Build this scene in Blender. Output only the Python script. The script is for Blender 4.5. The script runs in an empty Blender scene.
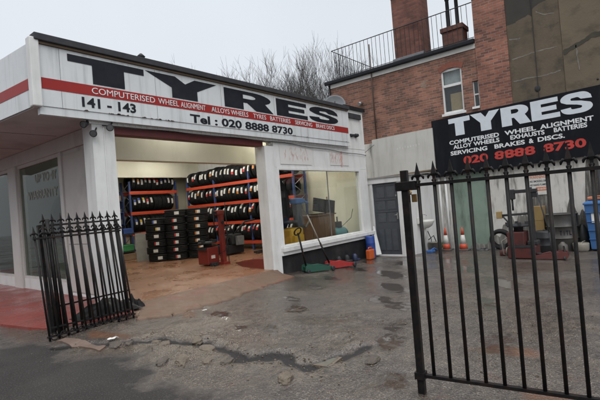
import bpy, bmesh, math, random
from mathutils import Vector, Matrix, Euler, noise
R = random.Random(7)
PI = math.pi
S = bpy.context.scene
COL = S.collection

# ------------------------------------------------------------------ camera
EYE = 1.3
az, pitch, roll = math.radians(39.0), math.atan(6 / 433.0), math.radians(4.6)
fw = Vector((math.cos(az) * math.cos(pitch), math.sin(az) * math.cos(pitch), math.sin(pitch)))
r0 = Vector((math.sin(az), -math.cos(az), 0)); u0 = r0.cross(fw)
rv = r0 * math.cos(roll) - u0 * math.sin(roll); uv = u0 * math.cos(roll) + r0 * math.sin(roll)
cd = bpy.data.cameras.new('camera'); cam = bpy.data.objects.new('camera', cd); COL.objects.link(cam)
cam.matrix_world = Matrix(((rv.x, uv.x, -fw.x, 0), (rv.y, uv.y, -fw.y, 0), (rv.z, uv.z, -fw.z, EYE), (0, 0, 0, 1)))
cd.sensor_width = 36; cd.lens = 36 * 433 / 600.0; cd.clip_start = 0.05; cd.clip_end = 1000
S.camera = cam

# ------------------------------------------------------------------ world: overcast
W = bpy.data.worlds.new("World"); S.world = W; W.use_nodes = True
n = W.node_tree.nodes; l = W.node_tree.links; n.clear()
out = n.new('ShaderNodeOutputWorld'); bg = n.new('ShaderNodeBackground'); bg.inputs['Strength'].default_value = 0.10
sky = n.new('ShaderNodeTexSky'); sky.sky_type = 'NISHITA'; sky.sun_disc = False
sky.sun_elevation = math.radians(42); sky.sun_rotation = math.radians(200); sky.dust_density = 6; sky.air_density = 1.0
hs = n.new('ShaderNodeHueSaturation'); hs.inputs['Saturation'].default_value = 0.15
tc = n.new('ShaderNodeTexCoord'); sep = n.new('ShaderNodeSeparateXYZ'); ramp = n.new('ShaderNodeValToRGB')
ramp.color_ramp.elements[0].position = 0.0; ramp.color_ramp.elements[0].color = (0.315, 0.335, 0.36, 1)
ramp.color_ramp.elements[1].position = 0.95; ramp.color_ramp.elements[1].color = (1.35, 1.36, 1.37, 1)
e = ramp.color_ramp.elements.new(0.55); e.color = (0.345, 0.37, 0.40, 1)
nz = n.new('ShaderNodeTexNoise'); nz.inputs['Scale'].default_value = 1.6; nz.inputs['Detail'].default_value = 4
mr = n.new('ShaderNodeMapRange'); mr.inputs['To Min'].default_value = 20.3; mr.inputs['To Max'].default_value = 25.2
vm = n.new('ShaderNodeVectorMath'); vm.operation = 'SCALE'
mx = n.new('ShaderNodeMixRGB'); mx.inputs[0].default_value = 0.88
l.new(tc.outputs['Generated'], sep.inputs[0]); l.new(sep.outputs['Z'], ramp.inputs[0])
l.new(tc.outputs['Generated'], nz.inputs['Vector']); l.new(nz.outputs['Fac'], mr.inputs['Value'])
l.new(ramp.outputs[0], vm.inputs[0]); l.new(mr.outputs[0], vm.inputs['Scale'])
l.new(sky.outputs[0], hs.inputs['Color']); l.new(hs.outputs[0], mx.inputs[1]); l.new(vm.outputs[0], mx.inputs[2])
l.new(mx.outputs[0], bg.inputs['Color']); l.new(bg.outputs[0], out.inputs['Surface'])
sd = bpy.data.lights.new('sun', 'SUN'); sd.energy = 0.6; sd.angle = math.radians(25); sd.color = (1, 0.97, 0.93)
sun = bpy.data.objects.new('sun', sd); COL.objects.link(sun)
sdir = Vector((-0.55, -0.62, 0.75)).normalized(); sun.rotation_euler = sdir.to_track_quat('Z', 'Y').to_euler()
S.view_settings.view_transform = 'Standard'; S.view_settings.look = 'None'
S.view_settings.gamma = 1; S.view_settings.use_curve_mapping = False; S.view_settings.exposure = 0.10
S.cycles.use_denoising = True; S.cycles.max_bounces = 8; S.cycles.transparent_max_bounces = 12

# ------------------------------------------------------------------ materials
MATS = {}
def mat(name, col, rough=0.6, col2=None, scale=6.0, amt=0.5, bump=0.0, bscale=40.0, metal=0.0, stretch=(1, 1, 1),
        dirt=None, dirt_amt=0.5, dscale=1.5, dstretch=(1, 1, 1), rvar=0.0, spec=0.5, coat=0.0):
    if name in MATS: return MATS[name]
    m = bpy.data.materials.new(name); m.use_nodes = True; MATS[name] = m
    N = m.node_tree.nodes; L = m.node_tree.links; p = N['Principled BSDF']
    p.inputs['Roughness'].default_value = rough; p.inputs['Metallic'].default_value = metal
    p.inputs['Specular IOR Level'].default_value = spec; p.inputs['Coat Weight'].default_value = coat
    t = N.new('ShaderNodeTexCoord')
    def noise_(sc, st, det=5):
        mp = N.new('ShaderNodeMapping'); mp.inputs['Scale'].default_value = st
        L.new(t.outputs['Object'], mp.inputs[0])
        q = N.new('ShaderNodeTexNoise'); q.inputs['Scale'].default_value = sc; q.inputs['Detail'].default_value = det
        q.inputs['Roughness'].default_value = 0.62
        L.new(mp.outputs[0], q.inputs['Vector']); return q
    c2 = col2 or tuple(c * 0.78 for c in col)
    a = noise_(scale, stretch)
    r = N.new('ShaderNodeValToRGB'); r.color_ramp.elements[0].position = 0.5 - 0.28 * amt; r.color_ramp.elements[1].position = 0.5 + 0.28 * amt + .02
    r.color_ramp.elements[0].color = (*col, 1); r.color_ramp.elements[1].color = (*c2, 1)
    L.new(a.outputs['Fac'], r.inputs[0]); c = r.outputs[0]
    if dirt:
        d = noise_(dscale, dstretch, 7)
        dr = N.new('ShaderNodeMapRange'); dr.inputs['From Min'].default_value = 0.5; dr.inputs['From Max'].default_value = 0.72
        dr.inputs['To Max'].default_value = dirt_amt; L.new(d.outputs['Fac'], dr.inputs['Value'])
        mm = N.new('ShaderNodeMixRGB'); mm.inputs[2].default_value = (*dirt, 1)
        L.new(dr.outputs[0], mm.inputs[0]); L.new(c, mm.inputs[1]); c = mm.outputs[0]
    L.new(c, p.inputs['Base Color'])
    if rvar:
        q = noise_(scale * 0.7, (1, 1, 1)); k = N.new('ShaderNodeMapRange')
        k.inputs['From Min'].default_value = 0.35; k.inputs['From Max'].default_value = 0.65
        k.inputs['To Min'].default_value = max(0.03, rough - rvar); k.inputs['To Max'].default_value = min(1, rough + rvar)
        L.new(q.outputs['Fac'], k.inputs['Value']); L.new(k.outputs[0], p.inputs['Roughness'])
    if bump:
        b = N.new('ShaderNodeBump'); b.inputs['Strength'].default_value = bump; b.inputs['Distance'].default_value = 0.01
        bn = noise_(bscale, (1, 1, 1), 6); L.new(bn.outputs['Fac'], b.inputs['Height']); L.new(b.outputs[0], p.inputs['Normal'])
    return m

def brick_mat(name, c1, c2, mortar, bw=0.225, bh=0.075):
    m = bpy.data.materials.new(name); m.use_nodes = True; MATS[name] = m
    N = m.node_tree.nodes; L = m.node_tree.links; p = N['Principled BSDF']; p.inputs['Roughness'].default_value = 0.85
    g = N.new('ShaderNodeNewGeometry'); s = N.new('ShaderNodeSeparateXYZ'); L.new(g.outputs['Position'], s.inputs[0])
    ad = N.new('ShaderNodeMath'); L.new(s.outputs['X'], ad.inputs[0]); L.new(s.outputs['Y'], ad.inputs[1])
    cb = N.new('ShaderNodeCombineXYZ'); L.new(ad.outputs[0], cb.inputs['X']); L.new(s.outputs['Z'], cb.inputs['Y'])
    nn = N.new('ShaderNodeTexNoise'); nn.inputs['Scale'].default_value = 5
    L.new(g.outputs['Position'], nn.inputs['Vector'])
    va = N.new('ShaderNodeVectorMath'); va.operation = 'MULTIPLY_ADD'; va.inputs[1].default_value = (.02, .02, 0)
    L.new(nn.outputs['Color'], va.inputs[0]); L.new(cb.outputs[0], va.inputs[2])
    b = N.new('ShaderNodeTexBrick'); b.inputs['Scale'].default_value = 1; b.inputs['Brick Width'].default_value = bw
    b.inputs['Row Height'].default_value = bh; b.inputs['Mortar Size'].default_value = 0.008; b.inputs['Mortar Smooth'].default_value = 0.3
    b.inputs['Color1'].default_value = (*c1, 1); b.inputs['Color2'].default_value = (*c2, 1); b.inputs['Mortar'].default_value = (*mortar, 1); b.inputs['Bias'].default_value = -0.1
    L.new(va.outputs[0], b.inputs['Vector'])
    n2 = N.new('ShaderNodeTexNoise'); n2.inputs['Scale'].default_value = 1.3; n2.inputs['Detail'].default_value = 8; n2.inputs['Roughness'].default_value = .7
    L.new(g.outputs['Position'], n2.inputs['Vector'])
    mrr = N.new('ShaderNodeMapRange'); mrr.inputs['From Min'].default_value = .3; mrr.inputs['From Max'].default_value = .7; mrr.inputs['To Min'].default_value = .5; mrr.inputs['To Max'].default_value = 1.3
    L.new(n2.outputs['Fac'], mrr.inputs['Value'])
    sc = N.new('ShaderNodeVectorMath'); sc.operation = 'SCALE'; L.new(b.outputs['Color'], sc.inputs[0]); L.new(mrr.outputs[0], sc.inputs['Scale'])
    L.new(sc.outputs[0], p.inputs['Base Color'])
    bp = N.new('ShaderNodeBump'); bp.inputs['Strength'].default_value = .5; bp.inputs['Distance'].default_value = .012; bp.invert = True
    L.new(b.outputs['Fac'], bp.inputs['Height']); L.new(bp.outputs[0], p.inputs['Normal'])
    return m

def glass_mat(name, tint=(0.9, 0.93, 0.92), refl=1.0):
    m = bpy.data.materials.new(name); m.use_nodes = True; MATS[name] = m
    N = m.node_tree.nodes; L = m.node_tree.links; N.clear()
    o = N.new('ShaderNodeOutputMaterial'); mx = N.new('ShaderNodeMixShader'); tr = N.new('ShaderNodeBsdfTransparent'); gl = N.new('ShaderNodeBsdfGlossy')
    tr.inputs[0].default_value = (*tint, 1); gl.inputs['Roughness'].default_value = 0.03
    fr = N.new('ShaderNodeFresnel'); fr.inputs['IOR'].default_value = 1.5
    ml = N.new('ShaderNodeMath'); ml.operation = 'MULTIPLY'; ml.inputs[1].default_value = refl
    ge = N.new('ShaderNodeNewGeometry'); io = N.new('ShaderNodeMapRange'); io.inputs['To Min'].default_value = 1.5; io.inputs['To Max'].default_value = 1 / 1.5
    L.new(ge.outputs['Backfacing'], io.inputs['Value']); L.new(io.outputs[0], fr.inputs['IOR'])
    L.new(fr.outputs[0], ml.inputs[0]); L.new(ml.outputs[0], mx.inputs[0]); L.new(tr.outputs[0], mx.inputs[1]); L.new(gl.outputs[0], mx.inputs[2]); L.new(mx.outputs[0], o.inputs[0])
    return m

def emit_mat(name, col, st):
    m = bpy.data.materials.new(name); m.use_nodes = True; MATS[name] = m
    p = m.node_tree.nodes['Principled BSDF']; p.inputs['Base Color'].default_value = (.8, .8, .8, 1)
    p.inputs['Emission Color'].default_value = (*col, 1); p.inputs['Emission Strength'].default_value = st
    return m

GRIME = (0.16, 0.145, 0.12)
white = mat('white_paint', (.72, .72, .71), .5, (.63, .63, .62), 3, .8, .15, 30, dirt=GRIME, dirt_amt=.22, dscale=2.2, dstretch=(2.5, 2.5, .45))
fasc = mat('fascia_sheet', (.66, .68, .69), .4, (.57, .59, .60), 2.5, .8, dirt=(.24, .24, .23), dirt_amt=.5, dscale=2.6, dstretch=(3.5, 3.5, .22))
soff = mat('soffit_board', (.58, .56, .55), .6, (.50, .48, .47), 2, .7, dirt=GRIME, dirt_amt=.3)
sidew = mat('side_wall_paint', (.58, .56, .54), .55, (.52, .50, .48), 2, .7, dirt=GRIME, dirt_amt=.3, dstretch=(2, 2, .3))
black_p = mat('black_paint', (.012, .013, .016), .42, (.02, .021, .024), 9, .8, spec=.16)
letter_b = mat('black_lettering', (.010, .012, .018), .45, (.022, .024, .03), 4, .8, spec=.16)
red_band = mat('red_band_paint', (.33, .028, .026), .45, (.27, .025, .023), 3, .8, dirt=(.2, .06, .05), dirt_amt=.3, dstretch=(3, 3, .3), spec=.2)
letter_w = mat('white_lettering', (.72, .73, .74), .45, (.62, .63, .64), 5, .8)
letter_g = mat('grey_white_lettering', (.62, .67, .71), .4, (.54, .58, .62), 5, .8)
letter_r = mat('red_lettering', (.50, .045, .035), .45)
maroon = mat('maroon_paint', (.12, .018, .018), .5)
cream = mat('cream_paint', (.74, .72, .60), .6, (.69, .67, .55), 1.5, .8, dirt=(.35, .30, .2), dirt_amt=.25, dscale=1.2, dstretch=(1.5, 1.5, .5))
ceil = mat('ceiling_paint', (.6, .57, .46), .7)
base_bl = mat('black_base_paint', (.016, .016, .018), .45, (.03, .03, .032), 4, .8, .2, 30, dirt=(.07, .065, .06), dirt_amt=.5, spec=.16)
roofm = mat('roof_felt', (.035, .036, .04), .7, (.06, .06, .065), 5, .8, .2, spec=.16)
wood = mat('brown_wood', (.16, .085, .045), .5, (.11, .055, .03), 4, .8, stretch=(8, 8, 1))
batten = mat('weathered_batten', (.17, .12, .08), .8)
ply = mat('plywood', (.42, .29, .15), .7, (.34, .22, .11), 3, .8)
redfl = mat('red_floor_paint', (.24, .046, .036), .30, (.20, .040, .032), 2.2, .8, .25, 60, dirt=(.10, .045, .035), dirt_amt=.6, dscale=1.1, rvar=.15)
shopfl = mat('shop_floor_concrete', (.29, .148, .084), .32, (.23, .118, .068), 1.5, .9, .15, 50, dirt=(.17, .085, .06), dirt_amt=.5, dscale=.9, rvar=.15)
apronm = mat('apron_concrete', (.155, .090, .054), .46, (.095, .058, .038), 5.0, 1.1, .9, 60, dirt=(.17, .048, .035), dirt_amt=.85, dscale=1.6, rvar=.15)
brick = brick_mat('red_brick', (.295, .125, .080), (.115, .058, .045), (.23, .19, .155))
brick2 = brick_mat('red_brick_quoin', (.30, .115, .074), (.115, .050, .038), (.23, .18, .15))
brickd = brick_mat('sooty_chimney_brick', (.20, .075, .05), (.12, .045, .035), (.10, .08, .07))
arch_b = mat('arch_brick', (.24, .078, .048), .8, (.16, .055, .038), 12, .9, .3, 40)
rend = mat('old_render', (.140, .108, .072), .9, (.085, .068, .049), 1.4, .9, .7, 25, dirt=(.036, .032, .026), dirt_amt=.85, dscale=2.2)
rend2 = mat('old_render_light', (.165, .128, .086), .9, (.115, .092, .064), 1.0, .9, .5, 25, dirt=(.045, .040, .030), dirt_amt=.85, dscale=1.4, dstretch=(1, 1, 1.6))
rendd = mat('dark_render_patch', (.052, .046, .038), .9, (.036, .033, .029), 2, .8, .3)
mort = mat('mortar_repair', (.24, .225, .20), .9, (.11, .095, .08), 9, .8)
wallw = mat('whitewashed_wall', (.60, .58, .54), .7, (.50, .48, .44), 3, .9, .35, 30, dirt=(.07, .065, .055), dirt_amt=.85, dscale=2.4, dstretch=(3, 3, .5))
boardw = mat('blank_board', (.50, .49, .46), .6, (.44, .43, .40), 2.2, .8, dirt=(.3, .28, .24), dirt_amt=.5, dscale=2.5, dstretch=(3, 3, .3))
greenp = mat('pale_green_paint', (.22, .29, .235), .6, (.17, .235, .19), 2, .8, dirt=(.05, .06, .05), dirt_amt=.75, dscale=1.8, dstretch=(2, 2, .5))
greyd = mat('grey_door_paint', (.060, .066, .075), .5, (.05, .055, .064), 3, .7, dirt=(.03, .03, .03), dirt_amt=.4)
iron = mat('black_iron_paint', (.006, .006, .007), .38, (.016, .014, .013), 30, .8, .15, 90, dirt=(.05, .025, .015), dirt_amt=.35, dscale=9, spec=.16)
brass = mat('tarnished_brass', (.34, .21, .08), .45, metal=.8)
steel = mat('dull_steel', (.42, .42, .43), .4, (.33, .33, .34), 10, .7, metal=.8)
dark_metal = mat('dark_metal', (.03, .031, .034), .5, (.045, .045, .048), 10, .8, spec=.16)
rubber = mat('tyre_rubber', (.012, .012, .013), .62, (.02, .02, .021), 20, .7, spec=.16)
lblw = mat('paper_label_white', (.74, .73, .70), .6)
lblr = mat('paper_label_red', (.55, .04, .035), .6); lblo = mat('paper_label_orange', (.62, .22, .03), .6)
lblb = mat('paper_label_blue', (.05, .09, .36), .6); lbly = mat('paper_label_yellow', (.62, .42, .05), .6)
rackb = mat('blue_rack_paint', (.03, .06, .17), .45, (.04, .07, .2), 8, .8)
racko = mat('orange_rack_paint', (.52, .065, .025), .45, (.45, .055, .02), 5, .8)
redm = mat('red_machine_paint', (.21, .026, .02), .45, (.22, .025, .02), 6, .8, dirt=(.06, .03, .025), dirt_amt=.5, dscale=4)
greenm = mat('green_jack_paint', (.014, .085, .055), .4, (.02, .065, .045), 8, .8, dirt=(.03, .03, .03), dirt_amt=.4, dscale=6)
bluem = mat('blue_plastic', (.02, .06, .27), .42, (.022, .05, .22), 6, .8)
binblue = mat('blue_bin_plastic', (.045, .14, .34), .5, (.04, .12, .29), 4, .8, dirt=(.1, .12, .15), dirt_amt=.4, dscale=3, dstretch=(2, 2, .4))
orangem = mat('orange_plastic', (.52, .10, .02), .45, (.42, .08, .02), 7, .7)
coneo = mat('cone_orange', (.55, .07, .025), .5, (.42, .06, .03), 8, .8); conew = mat('cone_white_sleeve', (.62, .61, .58), .5, (.5, .49, .46), 9, .8)
greyp = mat('grey_plastic', (.12, .12, .125), .5); yellowm = mat('yellow_machine_paint', (.52, .30, .025), .45, (.42, .23, .02), 6, .8)
tealm = mat('teal_paint', (.05, .20, .22), .45, (.04, .16, .18), 6, .7)
porc = mat('white_porcelain', (.66, .65, .62), .25, (.58, .57, .53), 5, .8)
pipem = mat('rusty_pipe', (.07, .045, .035), .7, (.05, .04, .035), 8, .8)
dishm = mat('dish_grey', (.20, .21, .22), .6, (.16, .17, .18), 5, .8)
bark = mat('tree_bark', (.075, .068, .063), .9, (.05, .044, .04), 6, .8)
greyboard = mat('grey_board', (.36, .36, .33), .6)
clutter = mat('dusty_carton', (.30, .21, .13), .8); greenbox = mat('green_plastic', (.05, .28, .09), .5)
tarp = mat('black_sheet', (.006, .006, .007), .45, (.01, .01, .011), 6, .7, spec=.16)
paper = mat('scrap_paper', (.6, .6, .58), .7)
plantm = mat('weed_leaf', (.05, .09, .03), .6)
barrelm = mat('tar_stained_drum', (.085, .08, .072), .45, (.045, .042, .04), 4, .9, dirt=(.02, .02, .02), dirt_amt=.9, dscale=2.5)
tubm = mat('dirty_white_plastic', (.30, .275, .23), .5, (.18, .165, .14), 6, .8)
pane = glass_mat('clear_glass', (.93, .95, .94)); pane_d = glass_mat('dull_glass', (.74, .78, .74), .5)
back_p = mat('window_backing_board', (.20, .20, .165), .7, (.16, .165, .135), 1.5, .8)
netc = mat('net_curtain', (.35, .37, .38), .8); ochre = mat('ochre_blind', (.33, .24, .13), .8)
graff = mat('faded_red_spray', (.58, .30, .27), .7, (.56, .42, .39), 8, .9)
tube_l = emit_mat('lit_fluorescent_tube', (1.0, .98, .90), 46.0); tube_f = emit_mat('weak_fluorescent_tube', (1.0, .98, .90), 16.0)
decal = mat('pale_window_lettering', (.30, .31, .27), .6)

# ------------------------------------------------------------------ helpers
class MB:
    def __init__(s): s.bm = bmesh.new(); s.mi = 0; s.smooth = False
    def _fin(s, faces):
        for f in faces: f.material_index = s.mi; f.smooth = s.smooth
    def box(s, x0, x1, y0, y1, z0, z1, M=None, bev=0.0):
        vs = [s.bm.verts.new((x, y, z)) for x in (x0, x1) for y in (y0, y1) for z in (z0, z1)]
        if M:
            for v in vs: v.co = M @ v.co
        fs = [s.bm.faces.new([vs[i] for i in q]) for q in ((0, 1, 3, 2), (4, 6, 7, 5), (0, 4, 5, 1), (2, 3, 7, 6), (0, 2, 6, 4), (1, 5, 7, 3))]
        s._fin(fs)
        if bev > 0:
            es = list({e for f in fs for e in f.edges})
            r = bmesh.ops.bevel(s.bm, geom=es, offset=bev, segments=2, affect='EDGES', profile=.5)
            for f in r['faces']: f.material_index = s.mi
        return s
    def hexa(s, bot, top):      # frustum between two 4-point loops
        a = [s.bm.verts.new(p) for p in bot]; b = [s.bm.verts.new(p) for p in top]
        fs = [s.bm.faces.new(a[::-1]), s.bm.faces.new(b)] + [s.bm.faces.new((a[i], a[(i + 1) % len(a)], b[(i + 1) % len(a)], b[i])) for i in range(len(a))]
        s._fin(fs); return s
    def tube(s, pts, r, n=8, cap=True):
        pts = [Vector(p) for p in pts]; rs = r if isinstance(r, (list, tuple)) else [r] * len(pts)
        rings = []; up = None
        for i, p in enumerate(pts):
            d = (pts[min(i + 1, len(pts) - 1)] - pts[max(i - 1, 0)]).normalized()
            if up is None: up = d.orthogonal().normalized()
            up = (up - d * up.dot(d)); up = up.normalized() if up.length > 1e-6 else d.orthogonal().normalized()
            q = d.cross(up)
            rings.append([s.bm.verts.new(p + (up * math.cos(2 * PI * k / n + PI / n) + q * math.sin(2 * PI * k / n + PI / n)) * rs[i]) for k in range(n)])
        fs = []
        for a, b in zip(rings, rings[1:]):
            for k in range(n): fs.append(s.bm.faces.new((a[k], a[(k + 1) % n], b[(k + 1) % n], b[k])))
        for f in fs: f.material_index = s.mi; f.smooth = n > 5
        if cap: s._fin([s.bm.faces.new(rings[0][::-1]), s.bm.faces.new(rings[-1])])
        return s
    def lathe(s, prof, o=(0, 0, 0), axis='Z', n=24, M=None, closed=False):
        rings = []
        for (r, z) in prof:
            ring = []
            for k in range(n):
                a = 2 * PI * k / n; p = Vector((r * math.cos(a), r * math.sin(a), z))
                if axis == 'X': p = Vector((p.z, p.x, p.y))
                if axis == 'Y': p = Vector((p.x, p.z, p.y))
                if M: p = M @ p
                ring.append(s.bm.verts.new(p + Vector(o)))
            rings.append(ring)
        prs = list(zip(rings, rings[1:])) + ([(rings[-1], rings[0])] if closed else [])
        for a, b in prs:
            for k in range(n):
                f = s.bm.faces.new((a[k], a[(k + 1) % n], b[(k + 1) % n], b[k])); f.material_index = s.mi; f.smooth = True
        if not closed: s._fin([s.bm.faces.new(rings[0][::-1]), s.bm.faces.new(rings[-1])])
        return s
    def prism(s, poly, o, u, v, w):     # 2-D outline spanned by u,v, pushed along w
        o, u, v, w = Vector(o), Vector(u), Vector(v), Vector(w)
        a = [s.bm.verts.new(o + u * x + v * y) for x, y in poly]; b = [s.bm.verts.new(q.co + w) for q in a]; k = len(a)
        s._fin([s.bm.faces.new(a[::-1]), s.bm.faces.new(b)] + [s.bm.faces.new((a[i], a[(i + 1) % k], b[(i + 1) % k], b[i])) for i in range(k)])
        return s
    def ball(s, o, r, sx=1, sy=1, sz=1, seg=12):
        q = bmesh.ops.create_uvsphere(s.bm, u_segments=seg, v_segments=max(6, seg // 2), radius=r)
        for v in q['verts']: v.co = Vector((v.co.x * sx, v.co.y * sy, v.co.z * sz)) + Vector(o)
        for f in {f for v in q['verts'] for f in v.link_faces}: f.material_index = s.mi; f.smooth = True
        return s
ORG = {}
def obj(name, mb, m, parent=None, raw=None):
    me = raw
    if me is None:
        bmesh.ops.recalc_face_normals(mb.bm, faces=mb.bm.faces[:])
        me = bpy.data.meshes.new(name); mb.bm.to_mesh(me); mb.bm.free()
    for q in (m if isinstance(m, (list, tuple)) else [m]): me.materials.append(q)
    o = bpy.data.objects.new(name, me); COL.objects.link(o)
    if parent is not None:
        off = ORG.get(parent.name, Vector())
        if off.length: me.transform(Matrix.Translation(-off))
        o.parent = parent; ORG[o.name] = off
    return o
def tag(o, label, cat, group=None, kind=None):
    if label: o['label'] = label
    if cat: o['category'] = cat
    if group: o['group'] = group
    if kind: o['kind'] = kind
    return o
def thing(name, label, cat, loc=(0, 0, 0), group=None):
    o = bpy.data.objects.new(name, None); COL.objects.link(o); o.location = loc; o.empty_display_size = .1
    ORG[o.name] = Vector(loc)
    return tag(o, label, cat, group)
def dup(root, loc, rot=None, label=None, group=None):
    r = root.copy(); COL.objects.link(r); r.location = loc
    if rot is not None: r.rotation_euler = rot
    if label: r['label'] = label
    if group: r['group'] = group
    for ch in list(root.children):
        c = ch.copy(); COL.objects.link(c); c.parent = r
        for g in list(ch.children):
            d = g.copy(); COL.objects.link(d); d.parent = c
    return r
def struct(name, mb, m): return tag(obj(name, mb, m), None, None, kind='structure')
DG = bpy.context.evaluated_depsgraph_get
def curve_mesh(polys, depth):
    cu = bpy.data.curves.new('glyph', 'CURVE'); cu.dimensions = '2D'; cu.fill_mode = 'BOTH'; cu.extrude = depth
    for pl in polys:
        sp = cu.splines.new('POLY'); sp.points.add(len(pl) - 1); sp.use_cyclic_u = True
        for q, (x, y) in zip(sp.points, pl): q.co = (x, y, 0, 1)
    return finish_curve(cu)
def finish_curve(cu):
    o = bpy.data.objects.new('glyph', cu); COL.objects.link(o); dg = DG(); dg.update()
    me = bpy.data.meshes.new_from_object(o.evaluated_get(dg)); bpy.data.objects.remove(o); me.materials.clear(); return me
def place_mesh(me, o, u, v, w):     # local x,y,z -> o + u x + v y + w z
    o, u, v, w = Vector(o), Vector(u), Vector(v), Vector(w)
    me.transform(Matrix(((u.x, v.x, w.x, o.x), (u.y, v.y, w.y, o.y), (u.z, v.z, w.z, o.z), (0, 0, 0, 1))))
    return me
def text(body, o, u, v, w, length, height, m, parent, name='lettering', bold=.018, depth=.004):
    """u,v,w unit vectors right, up, out; o = bottom-left of the line; fitted to length and cap height"""
    cu = bpy.data.curves.new('t', 'FONT'); cu.body = body; cu.size = 1; cu.offset = bold; cu.extrude = .5; cu.resolution_u = 3
    me = finish_curve(cu); xs = [q.co.x for q in me.vertices]; ys = [q.co.y for q in me.vertices]
    x0, x1, y0, y1 = min(xs), max(xs), min(ys), max(ys)
    if '&' in body or ',' in body: y0 = max(y0, -.02)
    sx, sy = length / (x1 - x0), height / (y1 - y0)
    place_mesh(me, Vector(o) - Vector(u) * x0 * sx - Vector(v) * y0 * sy, Vector(u) * sx, Vector(v) * sy, Vector(w) * depth)
    return obj(name, None, m, parent, raw=me)
def arc(cx, cy, rx, ry, a0, a1, k=10): return [(cx + rx * math.cos(math.radians(a0 + (a1 - a0) * i / k)), cy + ry * math.sin(math.radians(a0 + (a1 - a0) * i / k))) for i in range(k + 1)]
def stroke(path, hw):
    Lp, Rp = [], []
    for i, (x, y) in enumerate(path):
        x0, y0 = path[max(i - 1, 0)]; x1, y1 = path[min(i + 1, len(path) - 1)]
        d = math.hypot(x1 - x0, y1 - y0); nx, ny = -(y1 - y0) / d, (x1 - x0) / d
        Lp.append((x + nx * hw[0], y + ny * hw[1])); Rp.append((x - nx * hw[0], y - ny * hw[1]))
    return Lp + Rp[::-1]
S_OUT = ([(1.0, .62)] + [(.97, .80)] + arc(.66, .74, .30, .26, 20, 90, 6) + arc(.36, .73, .34, .27, 90, 200, 10) + [(.20, .52), (.52, .42), (.64, .36)]
         + arc(.60, .30, .08, .07, 40, -90, 6) + [(.45, .225)] + arc(.40, .30, .07, .075, 260, 200, 3) + [(.33, .33), (0, .30)] + arc(.36, .26, .35, .26, 190, 270, 7)
         + arc(.62, .28, .38, .28, 270, 395, 12) + [(.66, .57), (.40, .64)] + arc(.39, .70, .05, .06, 250, 110, 5) + arc(.52, .70, .10, .075, 110, 40, 4) + [(.66, .66)])
GLYPH = {
    'T': [[(0, 1), (1, 1), (1, .73), (.71, .73), (.71, 0), (.29, 0), (.29, .73), (0, .73)]],
    'Y': [[(0, 1), (.38, 1), (.52, .72), (.66, 1), (1, 1), (.69, .46), (.69, 0), (.33, 0), (.33, .46)]],
    'R': [[(0, 0), (0, 1)] + arc(.58, .70, .37, .30, 90, -50, 14) + [(1, 0), (.62, 0), (.44, .38), (.36, .38), (.36, 0)], [(.36, .60)] + arc(.50, .71, .12, .11, -90, 90, 8) + [(.36, .82)]],
    'E': [[(0, 0), (0, 1), (.97, 1), (.97, .77), (.37, .77), (.37, .62), (.9, .62), (.9, .39), (.37, .39), (.37, .24), (1, .24), (1, 0)]],
    'S': [S_OUT]}
def glyph(ch, o, u, v, w, width, height, m, parent, depth=.004):
    me = curve_mesh(GLYPH[ch], .5)
    place_mesh(me, o, Vector(u) * width, Vector(v) * height, Vector(w) * depth)
    return obj('letter', None, m, parent, raw=me)
ORD = 'first second third fourth fifth sixth seventh eighth ninth tenth eleventh twelfth thirteenth fourteenth fifteenth sixteenth seventeenth eighteenth nineteenth twentieth twenty-first twenty-second twenty-third twenty-fourth twenty-fifth twenty-sixth twenty-seventh'.split()
X_, Y_, Z_ = Vector((1, 0, 0)), Vector((0, 1, 0)), Vector((0, 0, 1))
NY = Vector((0, -1, 0)); NX = Vector((-1, 0, 0))

# ------------------------------------------------------------------ ground
YF = 6.29
def slope(x): return -.042 * min(max(0.0, x - 3.5), 10.2)
CRACK = [(1.9, 5.0), (2.23, 4.53), (2.51, 4.23), (2.64, 3.79), (2.72, 3.34), (2.58, 2.85), (2.78, 2.58), (2.66, 2.22), (2.9, 2.13), (3.25, 2.05)]
def seg_d(x, y, pl):
    b = 9
    for (x0, y0), (x1, y1) in zip(pl, pl[1:]):
        dx, dy = x1 - x0, y1 - y0; t = max(0, min(1, ((x - x0) * dx + (y - y0) * dy) / (dx * dx + dy * dy)))
        b = min(b, math.hypot(x - x0 - t * dx, y - y0 - t * dy))
    return b
def side_of(x, y):      # signed distance to the broken edge, positive on the yard side
    x += .05 * noise.noise(Vector((x * 6, y * 6, 1))); y += .05 * noise.noise(Vector((x * 6, y * 6, 7)))
    b = 9; sg = 1
    for (x0, y0), (x1, y1) in zip(CRACK, CRACK[1:]):
        dx, dy = x1 - x0, y1 - y0; L2 = dx * dx + dy * dy; t = max(0, min(1, ((x - x0) * dx + (y - y0) * dy) / L2))
        d = math.hypot(x - x0 - t * dx, y - y0 - t * dy)
        if d < b: b = d; sg = 1 if (x - x0) * dy - (y - y0) * dx < 0 else -1
    return b * sg
PAVE_X = [(-3, 1.6), (1.2, 1.75), (2.2, 1.95), (2.69, 2.0), (3.19, 2.08), (3.83, 2.2), (4.4, 2.05), (4.81, 2.0), (5.3, 1.95), (5.7, 1.7), (20, 1.5)]
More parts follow.
